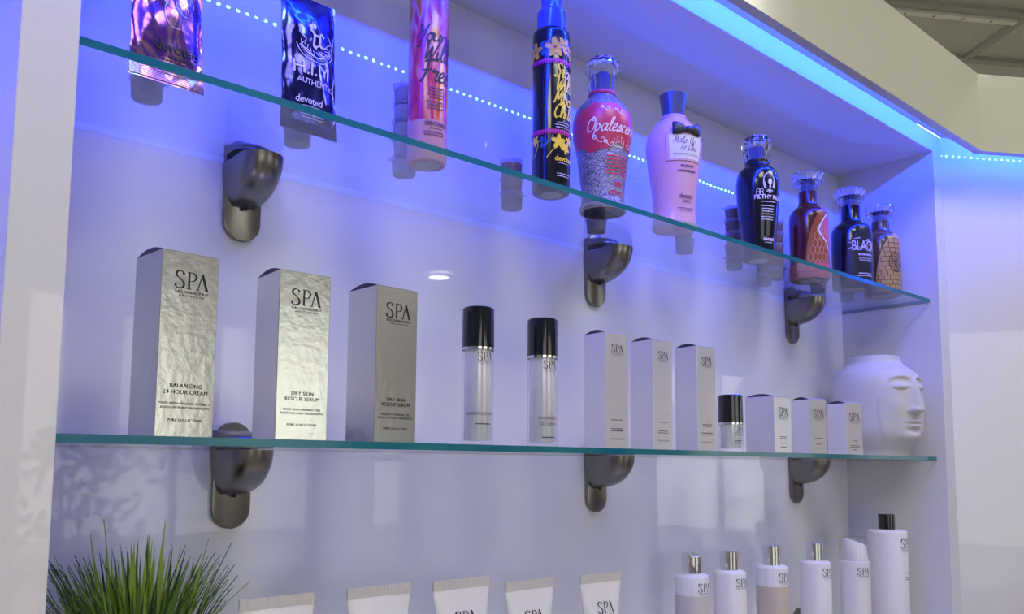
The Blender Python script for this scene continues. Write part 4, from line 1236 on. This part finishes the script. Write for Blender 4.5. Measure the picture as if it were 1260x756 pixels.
# airless pump with clear overcap
t = thing('airless_pump', (1.5392, .09, Z3 + .0004), 'white airless pump bottle under a clear domed overcap', 'bottle', 'white SPA bottles on the lower shelf', R(-38))
r_ = .0297
MB().lathe([(0, r_ - .002), (.002, r_), (.1400, r_), (.1420, r_ - .003)], 44).build('bottle_body', M['bottle_white'], t, auto=R(40))
hd = MB(); n = 36
rings = [[(q*math.cos(2*PI*k/n), q*math.sin(2*PI*k/n), z) for k in range(n)] for z, q in ((.1420, .0262), (.1500, .0262), (.1560, .0250))]
rings += [[(q*math.cos(2*PI*k/n), q*math.sin(2*PI*k/n), z + .0135*(.5 - .5*math.cos(2*PI*k/n))) for k in range(n)] for z, q in ((.1700, .0235), (.1740, .0200))]
hd.loft(rings).build('pump_head', M['bottle_white'], t, auto=R(40))
MB().lathe([(.1425, r_), (.1840, r_ - .0004), (.1890, r_ - .0025), (.1908, r_ - .008)], 44, cap0=False).build('clear_overcap', M['acrylic'], t, auto=R(40))
decal('lettering', [(spa2d(.029), .0060, .1290)], around([(0, r_), (.2, r_)], .0005), M['ink'], t)
cap_bottle(1.6892, .09, .0413, .2326, .0330, .0170, 'large white bottle with black cap at the right end of the lower shelf', M['bottle_white'], M['black_gloss'],
           lines=[(greek(.034, 1, .003, .0016, 91), .012, .108), (greek(.030, 2, .0044, .0016, 92), .012, .098)], rot=-10)

# ------------------------------------------------------------------ grass plant
t = thing('grass_plant', (.112, .115, Z3 + .0004), 'green artificial grass plant in a white pot behind the left jamb', 'plant')
MB().lathe([(0, .040), (.002, .042), (.075, .052), (.078, .052), (.078, .048), (.070, .047)], 36, cap1=True).build('pot', M['pot'], t, auto=R(40))
MB().lathe([(.070, .002), (.071, .046), (.074, .030), (.076, .002)], 24).build('moss', M['soil'], t)
blades = []
rg = random.Random(12)
for q in range(12):
    L = rg.uniform(.172, .208); bend = rg.uniform(.006, .045); w0 = rg.uniform(.0024, .0038)
    nseg = 7; vs = []; fs = []
    for i in range(nseg + 1):
        s = i / nseg
        x_ = bend * s ** 2.2 + .012 * s; z_ = L * s * (1 - .10 * s * bend / .05)
        w = w0 * (1 - s ** 2.5) + .0001
        vs += [(x_, -w, z_), (x_ + .0006, 0, z_ - .0005), (x_, w, z_)]
    for i in range(nseg):
        a = 3 * i
        fs += [(a, a+1, a+4, a+3), (a+1, a+2, a+5, a+4)]
    me = bpy.data.meshes.new('blade'); me.from_pydata(vs, [], fs)
    me.materials.append(M[('grass1', 'grass2', 'grass1', 'grass3')[q % 4]])
    for p_ in me.polygons: p_.use_smooth = True
    blades.append(me)
for k in range(300):
    o = link('blade', blades[k % 12], t)
    a = rg.uniform(0, 2*PI); q = math.sqrt(rg.random()) * .036
    da = a + rg.uniform(-.5, .5)
    lean = rg.uniform(-.02, .29) * (.35 + .65 * q/.036)
    sc = rg.uniform(.80, 1.06)
    bx_, by_ = q*math.cos(a), q*math.sin(a)
    # the blades lean less where the back panel, the side panel or the first tube stands close
    reach = (.185 * math.sin(lean) + .055) * sc
    room = min((.105 - by_) / max(.01, math.sin(da)) if math.sin(da) > 0 else 9, (.102 + bx_) / max(.01, -math.cos(da)) if math.cos(da) < 0 else 9, (.088 - bx_) / max(.01, math.cos(da)) if math.cos(da) > 0 else 9)
    if reach > room:
        sc *= max(.62, room / reach); lean *= max(.15, room / reach) ** 1.5
    o.location = (bx_, by_, .068)
    o.rotation_euler = (0, lean, da)
    o.scale = (min(sc, room / .07), 1, sc)

# ================================================================== ROOM BEHIND THE CAMERA (seen only as reflections)
ct = thing('reception_counter', (3.2, -1.95, FLOOR), 'grey reception counter facing the shelves', 'counter')
MB().box(-1.25, 1.4, -.24, .24, 0, 1.02).build('counter_body', M['wood'], ct, bevel=.004)
MB().box(-1.28, 1.43, -.27, .27, 1.02, 1.055).build('counter_top', M['matt_white'], ct, bevel=.003)
bl = thing('service_bell', (2.22, -1.85, FLOOR + 1.056), 'chrome service bell on the reception counter', 'bell')
MB().lathe([(0, .042), (.006, .042), (.008, .034)], 28).build('bell_base', M['black_gloss'], bl, auto=R(40))
MB().lathe([(.010, .040)] + [(.010 + .034*math.sin(R(a)), .040*math.cos(R(a))) for a in range(10, 90, 10)] + [(.0440, .004), (.050, .003), (.053, .005), (.056, .002)], 28).build('bell_dome', M['chrome'], bl, auto=R(40))
tr = thing('leafy_tree', (.95, -3.6, FLOOR), 'dark leafy potted tree by the lettered window', 'plant')
MB().lathe([(0, .14), (.30, .17), (.30, .15)], 24).build('pot', M['pot'], tr, auto=R(40))
MB().lathe([(.28, .016), (1.7, .008)], 8).build('trunk', M['leaf'], tr)
lv = MB(); rg = random.Random(4)
for k in range(420):
    c = Vector((rg.gauss(0, .24), rg.gauss(0, .12), rg.uniform(.6, 1.75)))
    d1 = Vector((rg.uniform(-1, 1), rg.uniform(-.5, .5), rg.uniform(-1, 1))).normalized()
    d2 = d1.cross(Vector((rg.uniform(-.4, .4), 1, rg.uniform(-.4, .4)))).normalized()
    L = rg.uniform(.06, .10)
    lv.add([tuple(c), tuple(c + d1*L*.5 + d2*L*.26), tuple(c + d1*L), tuple(c + d1*L*.5 - d2*L*.26)], [(0, 1, 2, 3)])
lo = lv.build('foliage', M['leaf'], tr); lo['kind'] = 'stuff'
